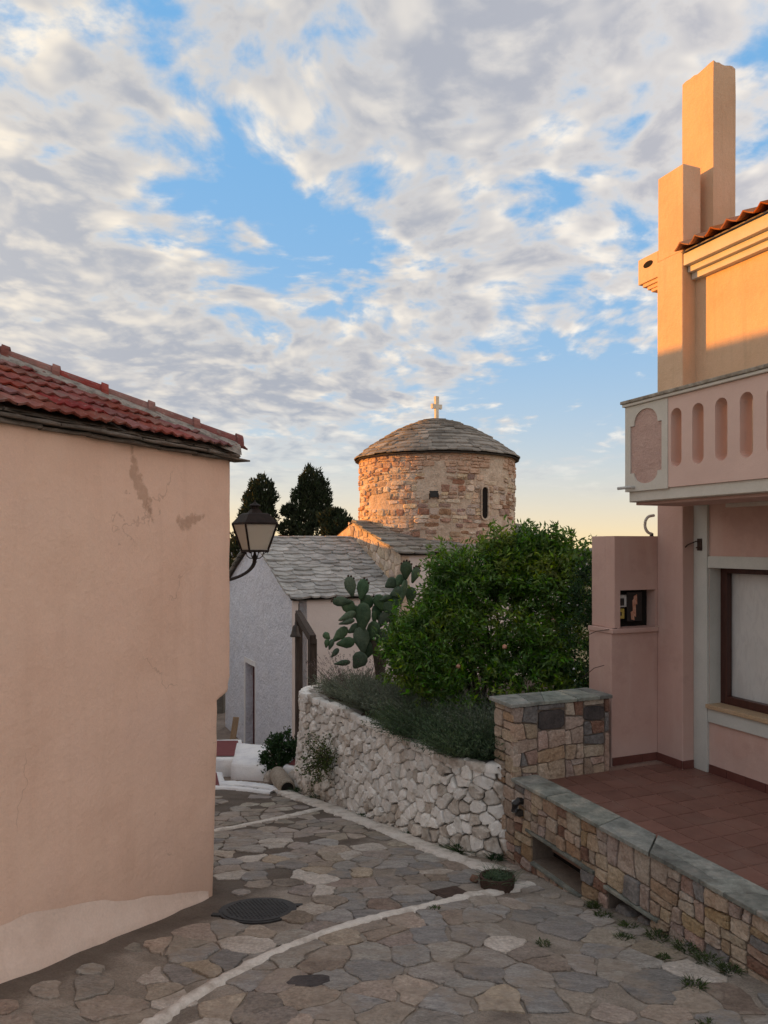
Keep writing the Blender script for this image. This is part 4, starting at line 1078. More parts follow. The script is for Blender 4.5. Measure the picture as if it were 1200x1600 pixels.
for p in voronoi([(x * 1.0, y * 1.18) for x, y in S2], (-.05, -.1, WL[-1] + .05, 1.8), .34):
    if len(p) < 3: continue
    p = [(x, y / 1.18) for x, y in p]
    c = cen(p); q, _ = wpath(c[0]); H = wtop(c[0]) - (ground(q.x, q.y) - .05)
    p = clip(p, 0, 1, H); p = clip(p, 0, -1, .02)
    if len(p) < 3 or abs(area(p)) < .0016: continue
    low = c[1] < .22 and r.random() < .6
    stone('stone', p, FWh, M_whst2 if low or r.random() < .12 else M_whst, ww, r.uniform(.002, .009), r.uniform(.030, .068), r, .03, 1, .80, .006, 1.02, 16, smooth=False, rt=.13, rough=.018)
# flat rim stones
for i in range(26):
    u0 = WL[-1] * i / 26; u1 = WL[-1] * (i + 1) / 26
    d0 = r.uniform(.05, .13)
    def FR(u, b, w):
        p, n = wpath(u); return p + n * (.015 - b) + Vector((0, 0, wtop(u) - .012 + w))
    stone('rim_stone', [(u0, -.02), (u1, -.02), (u1, d0 + r.uniform(0, .05)), (u0, d0)], FR, M_whst if r.random() < .6 else M_whst2, ww, .005, r.uniform(.012, .028), r, .05, 1, .8, .012, 1.1, 11, smooth=True)
# garden bed behind
bp = [wpath(u)[0] - wpath(u)[1] * .10 for u in frange(0, WL[-1], 40)]
vs = [v + Vector((0, 0, WT - .03)) for v in bp] + [Vector((1.6, 11.2, WT + .0)), Vector((3.6, 10.2, WT)), Vector((2.6, 7.25, WT)), Vector((2.05, 7.2, WT)), Vector((1.15, 6.85, WT)), Vector((1.0, 6.5, WT))]
emit('garden_bed', vs, [list(range(len(vs)))], M_soil, kind='structure')

# ------------------------------------------------------------------ church
ch = thing('stone_church', 'small whitewashed stone church with slate roofs and round stone drum', 'church', CH(2.2, 2.2, -4.4))
NE, NR, NW, NLn = -.93, .13, 2.3, 2.10        # narthex eave height, ridge height, half width, length
BE, BRz, BL0, BL1, BB = -.165, .47, 2.04, 5.95, 2.15
GB = -4.6
# gable wall with doorway (plane a = 0, facing the lane)
FGb = lambda b, z, w: CH(-w, b, z)
dB0, dB1, dZ = 2.28, 2.98, -2.42
outl = [(0, GB), (2 * NW + .1, GB), (2 * NW + .1, NE), (NW, NR - .05), (0, NE - .02)]
G().panel(outl, [[(dB0, GB + .3), (dB0, dZ), (dB1, dZ), (dB1, GB + .3)]], -.25, 0, FGb).out('gable_wall', M_rough, ch)
dr = G().box(-.25, -.20, dB0, dB1, GB + .3, dZ, lambda a, b, c: CH(-a - .05, b, c), .004).out('door', M_door, ch)
G().panel([(dB0 - .05, GB + .3), (dB0, GB + .3), (dB0, dZ), (dB1, dZ), (dB1, GB + .3), (dB1 + .10, GB + .3), (dB1 + .10, dZ + .10), (dB0 - .05, dZ + .10)], [], 0.0, .012, FGb).out('door_surround', M_white, ch)
# nave wall
G().box(0.004, BL0, 0, .3, GB, NE - .005, CH, .01).out('nave_wall', M_chw, ch)
G().box(-.012, .10, -.010, .02, GB, NE - .03, CH, .006).out('corner_strip', M_chw, ch)
# cross-arm block
FBk = lambda b, z, w: CH(BL0 - w, b, z)
G().panel([(-.03, GB), (2 * BB, GB), (2 * BB, BE), (BB, BRz - .03), (-.03, BE - .03)], [], -.35, 0, FBk).out('arm_gable', M_drumm, ch, label='rough stone gable of the higher cross arm')
G().box(BL0 + .02, BL1, -.04, .3, GB, BE - .02, CH, .008).out('arm_wall', M_chw, ch)
G().box(BL0 + .01, BL0 + .16, -.048, .2, GB, BE - .06, CH, .006).out('arm_corner', M_drumm, ch)
G().box(BL1 - .3, BL1 - .01, 0, 2 * BB, GB, BE - .02, CH, 0).out('arm_end_wall', M_chw, ch)
# rubble on the visible arm gable
r = random.Random(81)
gab = []
for p in voronoi(scatter((-.03, -1.2, 2.4, .5), .12, r, 1500), (-.03, -1.2, 2.4, .5), .3):
    if len(p) < 3: continue
    c = cen(p); t = c[0] / BB
    ztop = BE + (BRz - BE) * t - .05; zn = NE + (NR - NE) * min(1, c[0] / NW)
    if c[1] > ztop - .04 or c[1] < zn - .05: continue
    stone('rubble_stone', p, FBk, pick(r, DR[:2]), ch, .006, r.uniform(.008, .022), r, .03, 1, .8, .008, 1.1, 10, smooth=True)

def slate(F, a, w, wd, ln, th, tilt, r, m, parent, name='slate', g=None, sub=4):
    # one irregular slate: rounded lower edge at w, running up-slope by ln
    n = sub; low = []
    for i in range(n + 1):
        t = i / n; e = 1 - (2 * t - 1) ** 2
        low.append((a + wd * t, w - .060 * e * r.uniform(.55, 1.2) + r.uniform(-.010, .010)))
    up = [(a + wd * .96, w + ln), (a + wd * .04, w + ln)]
    P_ = low + up; k = len(P_)
    tw_ = r.uniform(-.006, .006)
    def H(x, y): return tilt * (1 - (y - w) / ln) + tw_ * ((x - a) / wd - .5)
    vs = [F(x, y, H(x, y)) for x, y in P_] + [F(x + (.004 if i == 0 else -.004 if i == n else 0), y + (.004 if i <= n else 0), H(x, y) + th) for i, (x, y) in enumerate(P_)]
    fs = [list(range(k, 2 * k)), list(range(k))[::-1]] + [[i, (i + 1) % k, k + (i + 1) % k, k + i] for i in range(k)]
    if g is not None: return g.add(vs, fs)
    return emit(name, vs, fs, m, parent)
def slate_field(F, a0, a1, L, exposure, wr, m, parent, r, limit=None, th=(.016, .026)):
    w = .0; row = 0
    while w < L:
        a = a0 - r.uniform(0, .15); ex = exposure * r.uniform(.8, 1.2)
        while a < a1 - .05:
            wd = r.uniform(*wr)
            aa0, aa1 = max(a, a0 - .05), min(a + wd, a1 + .05)
            if aa1 - aa0 > .08 and (limit is None or limit((aa0 + aa1) / 2, w)):
                slate(F, aa0, w + r.uniform(-.025, .025), aa1 - aa0, min(exposure * 1.9, L - w + .1), r.uniform(*th), .034 + r.uniform(-.006, .014), r, m, parent)
            a += wd - .006
        w += ex; row += 1
nl = math.hypot(NW, NR - NE); ncs, nsn = NW / nl, (NR - NE) / nl
def FNr(a, w, h): return CH(a, -.07 + w * ncs - h * nsn, NE - .015 + w * nsn + h * ncs)
def FNb(a, w, h): return CH(a, 2 * NW + .07 - w * ncs + h * nsn, NE - .015 + w * nsn + h * ncs)
g = G(); g.add([FNr(-.05, 0, -.01), FNr(NLn, 0, -.01), FNr(NLn, nl + .02, -.01), FNr(-.05, nl + .02, -.01)], [[0, 1, 2, 3]])
g.add([FNb(-.05, 0, -.01), FNb(NLn, 0, -.01), FNb(NLn, nl + .02, -.01), FNb(-.05, nl + .02, -.01)], [[0, 1, 2, 3]])
nrf = g.out('nave_roof', M_gap, ch)
r = random.Random(91)
slate_field(FNr, -.06, 2.06, nl - .05, .150, (.18, .44), M_rslate, nrf, r, None, (.022, .036))
slate_field(FNb, -.06, .5, nl - .05, .22, (.25, .45), M_rslateB, nrf, r)
for i in range(8):
    a = -.05 + i * .27; vs = []; fs = []; n = 7
    for (t, rad) in ((a, .085), (a + .29, .07)):
        for k in range(n):
            an = math.pi * k / (n - 1); vs.append(CH(t, NW + rad * math.cos(an) * 1.2, NR - .03 + rad * math.sin(an) * .8))
    fs = [[k, k + 1, n + k + 1, n + k] for k in range(n - 1)]
    emit('ridge_tile', vs, fs, M_rtileO, nrf, smooth=True)
bl = math.hypot(BB, BRz - BE); bcs, bsn = BB / bl, (BRz - BE) / bl
def FBr(a, w, h): return CH(a, -.10 + w * bcs - h * bsn, BE - .03 + w * bsn + h * bcs)
DC = CH(3.99, 2.08, 0); DRr = 1.70
g = G(); g.add([FBr(BL0 - .03, 0, -.01), FBr(BL1 + .05, 0, -.01), FBr(BL1 + .05, bl + .1, -.01), FBr(BL0 - .03, bl + .1, -.01)], [[0, 1, 2, 3]])
q = lambda a, b: CH(a, b, BE + .02 if b > 3 else BRz)
g.add([CH(BL0 - .03, BB, BRz - .02), CH(BL1, BB, BRz - .02), CH(BL1, 2 * BB + .1, BE - .05), CH(BL0 - .03, 2 * BB + .1, BE - .05)], [[0, 1, 2, 3]])
brf = g.out('arm_roof', M_gap, ch)
def not_under_drum(a, w):
    p = FBr(a, w + .1, 0); return math.hypot(p.x - DC.x, p.y - DC.y) > DRr - .12
slate_field(FBr, BL0 - .05, BL1 + .05, bl - .02, .20, (.22, .45), M_rslateB, brf, r, not_under_drum, (.022, .034))
# drum
DZ0, DZ1 = -.35, 1.83
Rc = DRr - .05
FD = lambda u, z, w: Vector((DC.x + math.sin(u / DRr) * (Rc + w), DC.y - math.cos(u / DRr) * (Rc + w), z))     # u = 0 faces the viewer
vs = []; fs = []; n = 72; zz = frange(DZ0, DZ1, 10)
for z in zz:
    for k in range(n): vs.append(FD(2 * math.pi * DRr * k / n, z, .022 + .012 * nz(k * .9, z * 4, 3)))
for j in range(len(zz) - 1):
    for k in range(n): fs.append([j * n + k, j * n + (k + 1) % n, (j + 1) * n + (k + 1) % n, (j + 1) * n + k])
drum = emit('drum', vs, fs, M_drumm, ch, smooth=True)
r = random.Random(101)
win_u = DRr * .53
zrow = -.22; nst = 0; drest = G()
while zrow < DZ1 - .05:
    hr = r.uniform(.06, .15); hr = min(hr, DZ1 - zrow)
    u = -2.9 - r.uniform(0, .2)
    while u < 2.9:
        wd = r.uniform(.09, .36) if hr < .11 else r.uniform(.10, .26)
        if abs(u + wd / 2 - win_u) < .085 + wd / 2 and zrow + hr > .46 and zrow < 1.14:
            if u < win_u - .10 and win_u - .085 - u > .07: wd = win_u - .085 - u
            elif u < win_u + .085: u = win_u + .085; continue
        if r.random() > .08 and nz(u * 1.3, zrow * 1.8, 11) < .30:
            sub = [(0, hr)] if hr < .1 or r.random() < .55 else [(0, hr * .45), (hr * .45, hr)]
            for z0, z1 in sub:
                j = lambda: r.uniform(-.014, .014)
                q0, q1 = .035 * nz(u * 1.7, zrow * 1.2, 5), .035 * nz((u + wd) * 1.7, zrow * 1.2, 5)
                p = [(u + j(), zrow + z0 + q0 + j()), (u + wd + j(), zrow + z0 + q1 + j()), (u + wd + j(), zrow + z1 + q1 + j()), (u + j(), zrow + z1 + q0 + j())]
                if nst < 290 and abs(u) < 2.5 and zrow > .0:
                    if stone('drum_stone', p, FD, pick(r, DR), drum, r.uniform(.003, .014), r.uniform(.026, .058), r, .03, 1, .80, .006, 1.03, 13, smooth=False, rt=.16, rough=.012): nst += 1
                else: stone('', p, FD, DR[0][0], drum, .008, r.uniform(.035, .06), r, .03, 1, .78, .008, 1.06, 8, g=drest)
        u += wd
    zrow += hr
if drest.v: drest.out('drum_rubble', DR[1][0], drum, kind='stuff')
# window slit: dark pane, the shade inside put into its colour
wp = slot(win_u, .50, 1.13, .15, 8)
g = G(); g.add([FD(u, z, .030) for u, z in wp], [list(range(len(wp)))]); g.out('painted_window_slit', M_dark, drum)
vs = []; fs = []
wo = slot(win_u, .47, 1.17, .20, 8); k = len(wp)
vs = [FD(u, z, .062) for u, z in wp] + [FD(u, z, .066) for u, z in wo] + [FD(u, z, .02) for u, z in wp]
for i in range(k): fs += [[i, (i + 1) % k, k + (i + 1) % k, k + i], [i, (i + 1) % k, 2 * k + (i + 1) % k, 2 * k + i]]
emit('window_arch', vs, fs, M_drumm, drum)
# floodlight
fu = -DRr * .10
fl = G().box(-.075, .075, .95, 1.06, 0, .02, lambda a, b, c: FD(fu + a, b - .04, .10 + c), .004); 
fl.tube([FD(fu - .08, .88, .06), FD(fu - .08, .98, .13)], .012, 6).tube([FD(fu + .08, .88, .06), FD(fu + .08, .98, .13)], .012, 6).tube([FD(fu - .085, 1.02, .11), FD(fu + .085, 1.02, .11)], .014, 6)
fl.out('floodlight', M_black, ch)
# drum roof
def dprof(t):                                # t 0 eave .. 1 apex
    return 1.775 * (1 - t), 1.80 + .87 * math.sin(t * math.pi / 2) ** .92 * (1 - .10 * (1 - t)) 
vs = []; fs = []; n = 64; T = frange(0, .995, 16)
for t in T:
    rr_, z = dprof(t)
    for k in range(n): vs.append(Vector((DC.x + math.cos(2 * math.pi * k / n) * rr_, DC.y + math.sin(2 * math.pi * k / n) * rr_, z - .02)))
for j in range(len(T) - 1):
    for k in range(n): fs.append([j * n + k, j * n + (k + 1) % n, (j + 1) * n + (k + 1) % n, (j + 1) * n + k])
fs.append(list(range(n)))
drf = emit('drum_roof', vs, fs, M_gap, ch)
g = G(); r = random.Random(111); t = -.005
while t < .97:
    rr_, z = dprof(max(t, 0)); an = r.uniform(0, 1); end = an + 2 * math.pi
    ex = .060 * r.uniform(.85, 1.15)
    while an < end:
        wd = r.uniform(.13, .34) if rr_ > .35 else r.uniform(.08, .16)
        da = wd / max(rr_, .06); da = min(da, end - an)
        if da * rr_ < .03: break
        T0, T1 = t, min(t + ex * 1.9, .995)
        jt = r.uniform(-.006, .006); jz = r.uniform(.014, .040); th = r.uniform(.018, .034); steps = 3
        vs = []
        for lay in (0, 1):
            for (tt, e) in ((T0 + jt, 0), (T1, 1)):
                q_, z_ = dprof(min(max(tt, 0), .995))
                for s_ in range(steps + 1):
                    a_ = an + da * .985 * s_ / steps
                    bul = .012 * (1 - (2 * s_ / steps - 1) ** 2) if e == 0 else 0
                    rad = q_ + (0.012 + bul if e == 0 else 0)
                    vs.append(Vector((DC.x + math.cos(a_) * rad, DC.y + math.sin(a_) * rad, z_ + (jz if e == 0 else -.004) + lay * th - bul * .5)))
        m1 = steps + 1; A = lambda l, e, s_: l * 2 * m1 + e * m1 + s_
        fs = []
        for s_ in range(steps): fs += [[A(1, 0, s_), A(1, 0, s_ + 1), A(1, 1, s_ + 1), A(1, 1, s_)], [A(0, 0, s_), A(0, 0, s_ + 1), A(1, 0, s_ + 1), A(1, 0, s_)], [A(0, 0, s_), A(0, 1, s_), A(0, 1, s_ + 1), A(0, 0, s_ + 1)]]
        fs += [[A(0, 0, 0), A(1, 0, 0), A(1, 1, 0), A(0, 1, 0)], [A(0, 0, steps), A(0, 1, steps), A(1, 1, steps), A(1, 0, steps)]]
        g.add(vs, fs); an += da
    t += ex
g.out('dome_slates', M_domes, drf, kind='stuff')
# cross
cx = DC + Vector((0, 0, 0)); g = G()
g.panel([(-.036, 2.55), (.036, 2.55), (.036, 2.95), (.125, 2.945), (.128, 3.045), (.04, 3.04), (.046, 3.215), (-.046, 3.215), (-.04, 3.04), (-.128, 3.045), (-.125, 2.945), (-.036, 2.95)], [], -.035, .035,
        lambda x, z, w: cx + Vector((x * .86 + w * .5, x * .5 - w * .86, z)))
g.out('cross', M_cross, ch)

# ------------------------------------------------------------------ church forecourt
def stepbox(name, label, cat_, pts, z0, z1, m, top=None, bev=.03, group=None):
    # prism over a plan quad
    c = Vector((sum(p[0] for p in pts) / 4, sum(p[1] for p in pts) / 4, 0))
    t_ = thing(name, label, cat_, (c.x, c.y, z0), group)
    def sh(f): return [Vector((c.x + (p[0] - c.x) * f, c.y + (p[1] - c.y) * f, 0)) for p in pts]
    vs = [p + Vector((0, 0, z0)) for p in sh(1.02)] + [p + Vector((0, 0, z1 - bev)) for p in sh(1.0)] + [p + Vector((0, 0, z1)) for p in sh(1 - bev * 1.6)]
    fs = [[8, 9, 10, 11]] + [[e * 4 + i, e * 4 + (i + 1) % 4, e * 4 + 4 + (i + 1) % 4, e * 4 + 4 + i] for e in (0, 1) for i in range(4)]
    bm = bmesh.new(); bv = [bm.verts.new(v) for v in vs]
    for f in fs: bm.faces.new([bv[k] for k in f])
    bmesh.ops.subdivide_edges(bm, edges=bm.edges[:], cuts=4, use_grid_fill=True)
    for v in bm.verts: v.co += Vector((noise.noise(v.co * 4), noise.noise(v.co * 4 + Vector((7, 0, 0))), .6 * noise.noise(v.co * 4 + Vector((0, 9, 0))))) * .013
    bm.verts.index_update(); emit('block', [v.co for v in bm.verts], [[v.index for v in f.verts] for f in bm.faces], m, t_, smooth=True); bm.free()
    if top:
        q_ = sh(.78); vs = [p + Vector((0, 0, z1 + .016)) for p in q_]; emit('painted_tread', vs, [[0, 1, 2, 3]], top, t_)
    return t_
stepbox('step', 'lowest church step with dark red tread by the peach house corner', 'step', [(-2.95, 9.98), (-2.12, 9.98), (-2.35, 10.75), (-3.2, 10.75)], -3.6, -3.31, M_white, M_redstep, .02)
stepbox('step', 'upper church step with dark red tread between white blocks', 'step', [(-2.62, 10.85), (-2.05, 10.85), (-2.30, 11.95), (-2.9, 11.95)], -3.8, -3.16, M_white, M_redstep, .02)
stepbox('bench_block', 'whitewashed masonry block beside the church steps', 'block', [(-2.18, 10.55), (-1.66, 10.40), (-1.78, 11.55), (-2.34, 11.7)], -3.8, -3.14, M_white)
stepbox('bench_block', 'low whitewashed plinth left of the church door', 'block', [(-3.35, 12.9), (-2.75, 12.6), (-2.95, 13.5), (-3.6, 13.7)], -4.2, -3.58, M_white)
stepbox('step', 'white kerbed step with red top beside the garden wall end', 'step', [(-1.42, 10.35), (-1.0, 10.15), (-.7, 10.9), (-1.25, 11.2)], -3.7, -3.12, M_white, M_redstep, .02)
forec = grid('forecourt', frange(-6, 1, 14), frange(10.2, 19, 12), lambda x, y: max(ground(x, y), -4.15) + .02, M_mortar, kind='structure')
pl = thing('leaning_plank', 'raw wooden plank leaning beside the church door', 'plank', (-2.85, 13.4, -3.6))
G().box(-.06, .06, -.012, .012, 0, .46, lambda a, b, c: Vector((-2.72 + a * .95 + c * .12, 13.25 + b - a * .3 + c * .16, -3.58 + c)), .003).out('board', M_plank, pl)
rk = random.Random(13)
def rock(name, label, c, s, m, group=None, seed=0):
    bm = bmesh.new(); bmesh.ops.create_icosphere(bm, subdivisions=2, radius=1)
    for v in bm.verts:
        f = 1 + .35 * noise.noise(v.co * 1.6 + Vector((seed, 0, 0))); v.co = Vector((v.co.x * s[0] * f, v.co.y * s[1] * f, v.co.z * s[2] * f))
    vs = [v.co + Vector(c) for v in bm.verts]; bm.verts.index_update(); fs = [[v.index for v in f.verts] for f in bm.faces]; bm.free()
    return emit(name, vs, fs, m, None, smooth=False, label=label, cat='rock', **({'group': group} if group else {}))
rock('rubble_rock', 'pale broken rock at the white block corner', (-1.60, 10.45, -3.30), (.13, .12, .12), M_whst2, None, 3)
rock('rubble_rock', 'dark broken rock below the pale one by the white block', (-1.66, 10.25, -3.42), (.12, .10, .06), PAVE[5][0], None, 8)
rock('rubble_rock', 'pale rock between stone roller and garden wall', (-1.22, 10.15, -3.22), (.10, .12, .13), M_whst2, None, 14)
rock('rubble_rock', 'small red stone by the grass pot', (.70, 5.72, ground(.70, 5.72) + .03), (.035, .03, .03), TW[3][0], None, 5)
rl = thing('stone_roller', 'short cylindrical stone roller lying below the dark green bush', 'roller', (-1.36, 10.0, ground(-1.36, 10) + .0))
a0_ = Vector((-1.50, 10.35, -3.22)); a1_ = Vector((-1.27, 9.72, -3.22))
G().tube([a0_, a0_.lerp(a1_, .05), a0_.lerp(a1_, .5), a0_.lerp(a1_, .95), a1_], [.10, .115, .12, .115, .10], 18).out('cylinder', PAVE[2][0], rl)
G().tube([a1_ + Vector((.001, -.003, 0)), a1_ + Vector((.004, -.010, 0))], [.085, .08], 16).out('end_face', M_dark, rl)
# bell frame
bf = thing('bell_stand', 'weathered timber bell frame by the church corner', 'bell frame', (-1.40, 12.15, -3.7))
def beam(name, p, q, w, d=None):
    p, q = Vector(p), Vector(q); d = d or w; D = q - p; L = D.length; D.normalize(); x = D.cross(Vector((0, 0, 1)))
    if x.length < .2: x = Vector((.92, .38, 0))
    x.normalize(); y = D.cross(x)
    return G().box(-w / 2, w / 2, -d / 2, d / 2, 0, L, lambda a, b, c: p + x * a + y * b + D * c, .008).out(name, M_wood, bf)
beam('post', (-1.40, 12.15, -3.9), (-1.40, 12.15, -1.14), .105)
beam('post', (-1.03, 10.62, -3.6), (-1.03, 10.62, -1.36), .11)
beam('beam', (-1.42, 12.22, -1.16), (-1.01, 10.52, -1.36), .09, .13)
G().tube([(-1.40, 12.15, -1.14), (-1.40, 12.15, -.98)], .009, 6).out('iron_pin', M_black, bf)
bell = thing('bell', 'small bronze bell hanging on the timber frame', 'bell', (-1.445, 12.05, -1.52))
G().lathe([(.088, -1.51), (.090, -1.50), (.070, -1.46), (.055, -1.40), (.048, -1.35), (.03, -1.325), (.012, -1.315), (.010, -1.27)], (-1.445, 12.05, 0), 18).out('body', M_bronze, bell, smooth=True)
G().tube([(-1.445, 12.05, -1.50), (-1.445, 12.05, -1.60)], .007, 6).out('clapper', M_black, bell)

# ------------------------------------------------------------------ lane furniture
mh = thing('manhole_cover', 'round black cast iron manhole cover set in the lane', 'manhole cover', (-.86, 5.04, ground(-.86, 5.04)))
def FMh(x, y, w): return Vector((-.86 + x, 5.04 + y, ground(-.86 + x, 5.04 + y) + w))
def disc(rad, h, n=40, inner=None):
    vs = [FMh(math.cos(2 * math.pi * k / n) * rad, math.sin(2 * math.pi * k / n) * rad, -.01) for k in range(n)] + [FMh(math.cos(2 * math.pi * k / n) * rad, math.sin(2 * math.pi * k / n) * rad, h) for k in range(n)]
    vs += [FMh(math.cos(2 * math.pi * k / n) * rad * .5, math.sin(2 * math.pi * k / n) * rad * .5, h) for k in range(n)] + [FMh(0, 0, h)]
    fs = [[k, (k + 1) % n, n + (k + 1) % n, n + k] for k in range(n)] + [[n + k, n + (k + 1) % n, 2 * n + (k + 1) % n, 2 * n + k] for k in range(n)] + [[2 * n + k, 2 * n + (k + 1) % n, 3 * n] for k in range(n)]
    return vs, fs
v, f = disc(.262, .012); emit('rim', v, f, M_iron, mh)
v, f = disc(.240, .016); emit('lid', v, f, M_iron, mh)
g = G()
for i in range(-8, 9):
    for j in range(-8, 9):
        x, y = i * .027 + (.0135 if j % 2 else 0), j * .027
        if x * x + y * y < .21 ** 2: g.add([FMh(x - .008, y - .004, .0155), FMh(x + .008, y - .004, .0155), FMh(x + .008, y + .004, .0155), FMh(x - .008, y + .004, .0155), FMh(x - .006, y - .003, .0195), FMh(x + .006, y - .003, .0195), FMh(x + .006, y + .003, .0195), FMh(x - .006, y + .003, .0195)], [[4, 5, 6, 7], [0, 1, 5, 4], [1, 2, 6, 5], [2, 3, 7, 6], [3, 0, 4, 7]])
g.out('tread_pattern', M_iron, mh, kind='stuff')
for s_ in (-1, 1): G().box(-.03, .03, -.025, .025, -.01, .012, lambda a, b, c: FMh(a + s_ * .27 * .97, b + s_ * .10, c), .004).out('hinge_lug', M_iron, mh)
dg = thing('drain_cover', 'small square rusty drain cover beside the white step edge', 'drain cover', (.5, 5.40, ground(.5, 5.4)))
FDg = lambda a, b, c: Vector((.5 + a * .85 - b * .5, 5.40 + a * .5 + b * .85, ground(.5 + a * .85 - b * .5, 5.40 + a * .5 + b * .85) + c))
G().box(-.12, .12, -.13, .13, -.01, .014, FDg, .004).out('frame', M_grate, dg)
g = G().box(-.10, .10, -.11, .11, .0, .017, FDg, .003); g.out('plate', M_grate, dg)
stone('paving_stone', [(-.53, 3.86), (-.36, 3.84), (-.25, 3.93), (-.30, 4.00), (-.50, 3.98)], FG, M_slateD, lane, .004, .016, random.Random(2), .03, 2, .9, .003).__setitem__('label', 'dark oval paving stone')

# pot with grass
pt = thing('grass_pot', 'short brown ribbed pot of grass at the pillar foot', 'planter', (.86, 5.62, ground(.86, 5.62)))
gz = ground(.86, 5.62)
M_pot = mat('brown_clay_pot', [(.05, .03, .022), (.085, .055, .042)], 10, .85, .4, 50, .004)
vs = []; fs = []; n = 36
for (rad, z) in ((.118, -.01), (.126, .04), (.131, .088), (.133, .10), (.116, .10), (.112, .07)):
    for k in range(n): 
        rr_ = rad + (.005 if k % 2 and z < .095 else 0); vs.append((.86 + math.cos(2 * math.pi * k / n) * rr_, 5.62 + math.sin(2 * math.pi * k / n) * rr_ * .85, gz + z))
for e in range(5):
    for k in range(n): fs.append([e * n + k, e * n + (k + 1) % n, (e + 1) * n + (k + 1) % n, (e + 1) * n + k])
fs.append([5 * n + k for k in range(n)]); emit('pot', vs, fs, M_pot, pt)

# ------------------------------------------------------------------ plants
def unit(a): return a / np.maximum(np.linalg.norm(a, axis=-1, keepdims=True), 1e-9)
def leaves(P, D, ln, wd, rs, fold=.25, normal=None):
    """P,D (n,3): base and direction; one folded rhombic leaf of two triangles-pairs each"""
    n = len(P); D = unit(D)
    up = unit(rs.normal(size=(n, 3)) * .7 + np.array([0, 0, .8])) if normal is None else normal
    S = unit(np.cross(D, up)); U = np.cross(S, D)
    ln = np.broadcast_to(ln, (n,))[:, None]; wd = np.broadcast_to(wd, (n,))[:, None]
    a = P; b = P + D * ln * .45 + S * wd * .5 + U * wd * fold; c = P + D * ln - U * ln * .12; d = P + D * ln * .45 - S * wd * .5 + U * wd * fold
    V = np.stack([a, b, c, d], 1).reshape(-1, 3); i = np.arange(n)[:, None] * 4
    return V, np.concatenate([i + np.array([[0, 1, 2, 3]])], 0)
def blades(P, D, ln, wd, rs, droop=.3, seg=3):
    n = len(P); D = unit(D); S = unit(np.cross(D, rs.normal(size=(n, 3)))); out = []
    ln = np.broadcast_to(ln, (n,))[:, None]
    side = unit(D * np.array([1, 1, 0]) + rs.normal(size=(n, 3)) * .2 * np.array([1, 1, 0]))
    for k in range(seg + 1):
        t = k / seg; c = P + D * ln * t + side * ln * droop * t * t - np.array([0, 0, 1]) * ln * droop * .5 * t * t
        w = wd * (1 - .85 * t ** 2) * .5; out += [c - S * w, c + S * w]
    V = np.stack(out, 1).reshape(-1, 3); m = 2 * (seg + 1); i = np.arange(n)[:, None] * m
    F = np.concatenate([i + np.array([[2 * k, 2 * k + 1, 2 * k + 3, 2 * k + 2]]) for k in range(seg)], 0)
    return V, F
def join(parts):
    V = []; F = []; o = 0
    for v, f in parts: V.append(v); F.append(f + o); o += len(v)
    return np.concatenate(V), np.concatenate(F)
def ell(rs, n, c, r_, shell=.55):
    d = unit(rs.normal(size=(n, 3))); q = rs.uniform(shell, 1.04, (n, 1)) ** .6
    return np.array(c) + d * q * np.array(r_), d
def shrub(blobs, rs, nt, per, ln, wd, tw=.2, upb=.4):
    Ps = []; Ds = []
    tot = sum(b[2] for b in blobs)
    for c, r_, w in blobs:
        n = int(nt * w / tot); P, d = ell(rs, n, c, r_); 
        dirs = unit(d + rs.normal(size=d.shape) * .45 + np.array([0, 0, upb])); L = rs.uniform(.5, 1.3, (n, 1)) * tw
        m = rs.integers(int(per * .6), int(per * 1.4), n)
        for i in range(n):
            t = rs.uniform(0, 1, (m[i], 1)); q = P[i] + dirs[i] * L[i] * (t - .35) + rs.normal(size=(m[i], 3)) * .022
            Ps.append(q); Ds.append(unit(dirs[i] * .8 + rs.normal(size=(m[i], 3)) * .75))
    P = np.concatenate(Ps); D = np.concatenate(Ds); n = len(P)
    return leaves(P, D, rs.uniform(.7, 1.3, n) * ln, rs.uniform(.7, 1.3, n) * wd, rs)
rs = np.random.default_rng(5)
GZ = WT - .03
# big pomegranate-like bush
bu = thing('leafy_bush', 'large bright green leafy bush rising above the stone pillar', 'bush', (1.25, 8.3, GZ))
blobs = [((1.25, 8.35, -.85), (.85, .65, .75), 5), ((.55, 8.3, -1.15), (.42, .45, .50), 2.2), ((.32, 8.2, -1.25), (.28, .3, .35), 1), ((1.0, 8.3, -.45), (.5, .45, .42), 1.8),
         ((1.50, 8.3, -.30), (.34, .34, .28), 1.0), ((1.56, 8.3, -.08), (.13, .14, .15), .24), ((1.28, 8.3, -.12), (.18, .2, .14), .3), ((1.85, 8.3, -.65), (.38, .45, .75), 2.4), ((2.12, 8.1, -.42), (.20, .3, .34), .8), ((1.8, 8.3, -.20), (.22, .2, .2), .5), ((1.2, 8.1, -1.45), (.95, .5, .4), 2.4), ((2.05, 8.0, -1.3), (.3, .4, .45), 1)]
clumps = []
for c, r_, w in blobs:
    for _ in range(int(4 + w * 5)):
        d = unit(rs.normal(size=(1, 3)))[0]; q = rs.uniform(.72, 1.08); rr_ = rs.uniform(.09, .20)
        clumps.append((tuple(np.array(c) + d * q * np.array(r_)), (rr_, rr_, rr_ * .8), rr_ * 6))
V1, F1 = shrub(clumps, rs, 2000, 22, .070, .026, .26, .55)
V2, F2 = shrub(blobs, rs, 900, 20, .070, .026, .22, .4)
V, F_ = join([(V1, F1), (V2, F2)])
emit_np('crown', V, F_, M_bush, bu)
g = G()
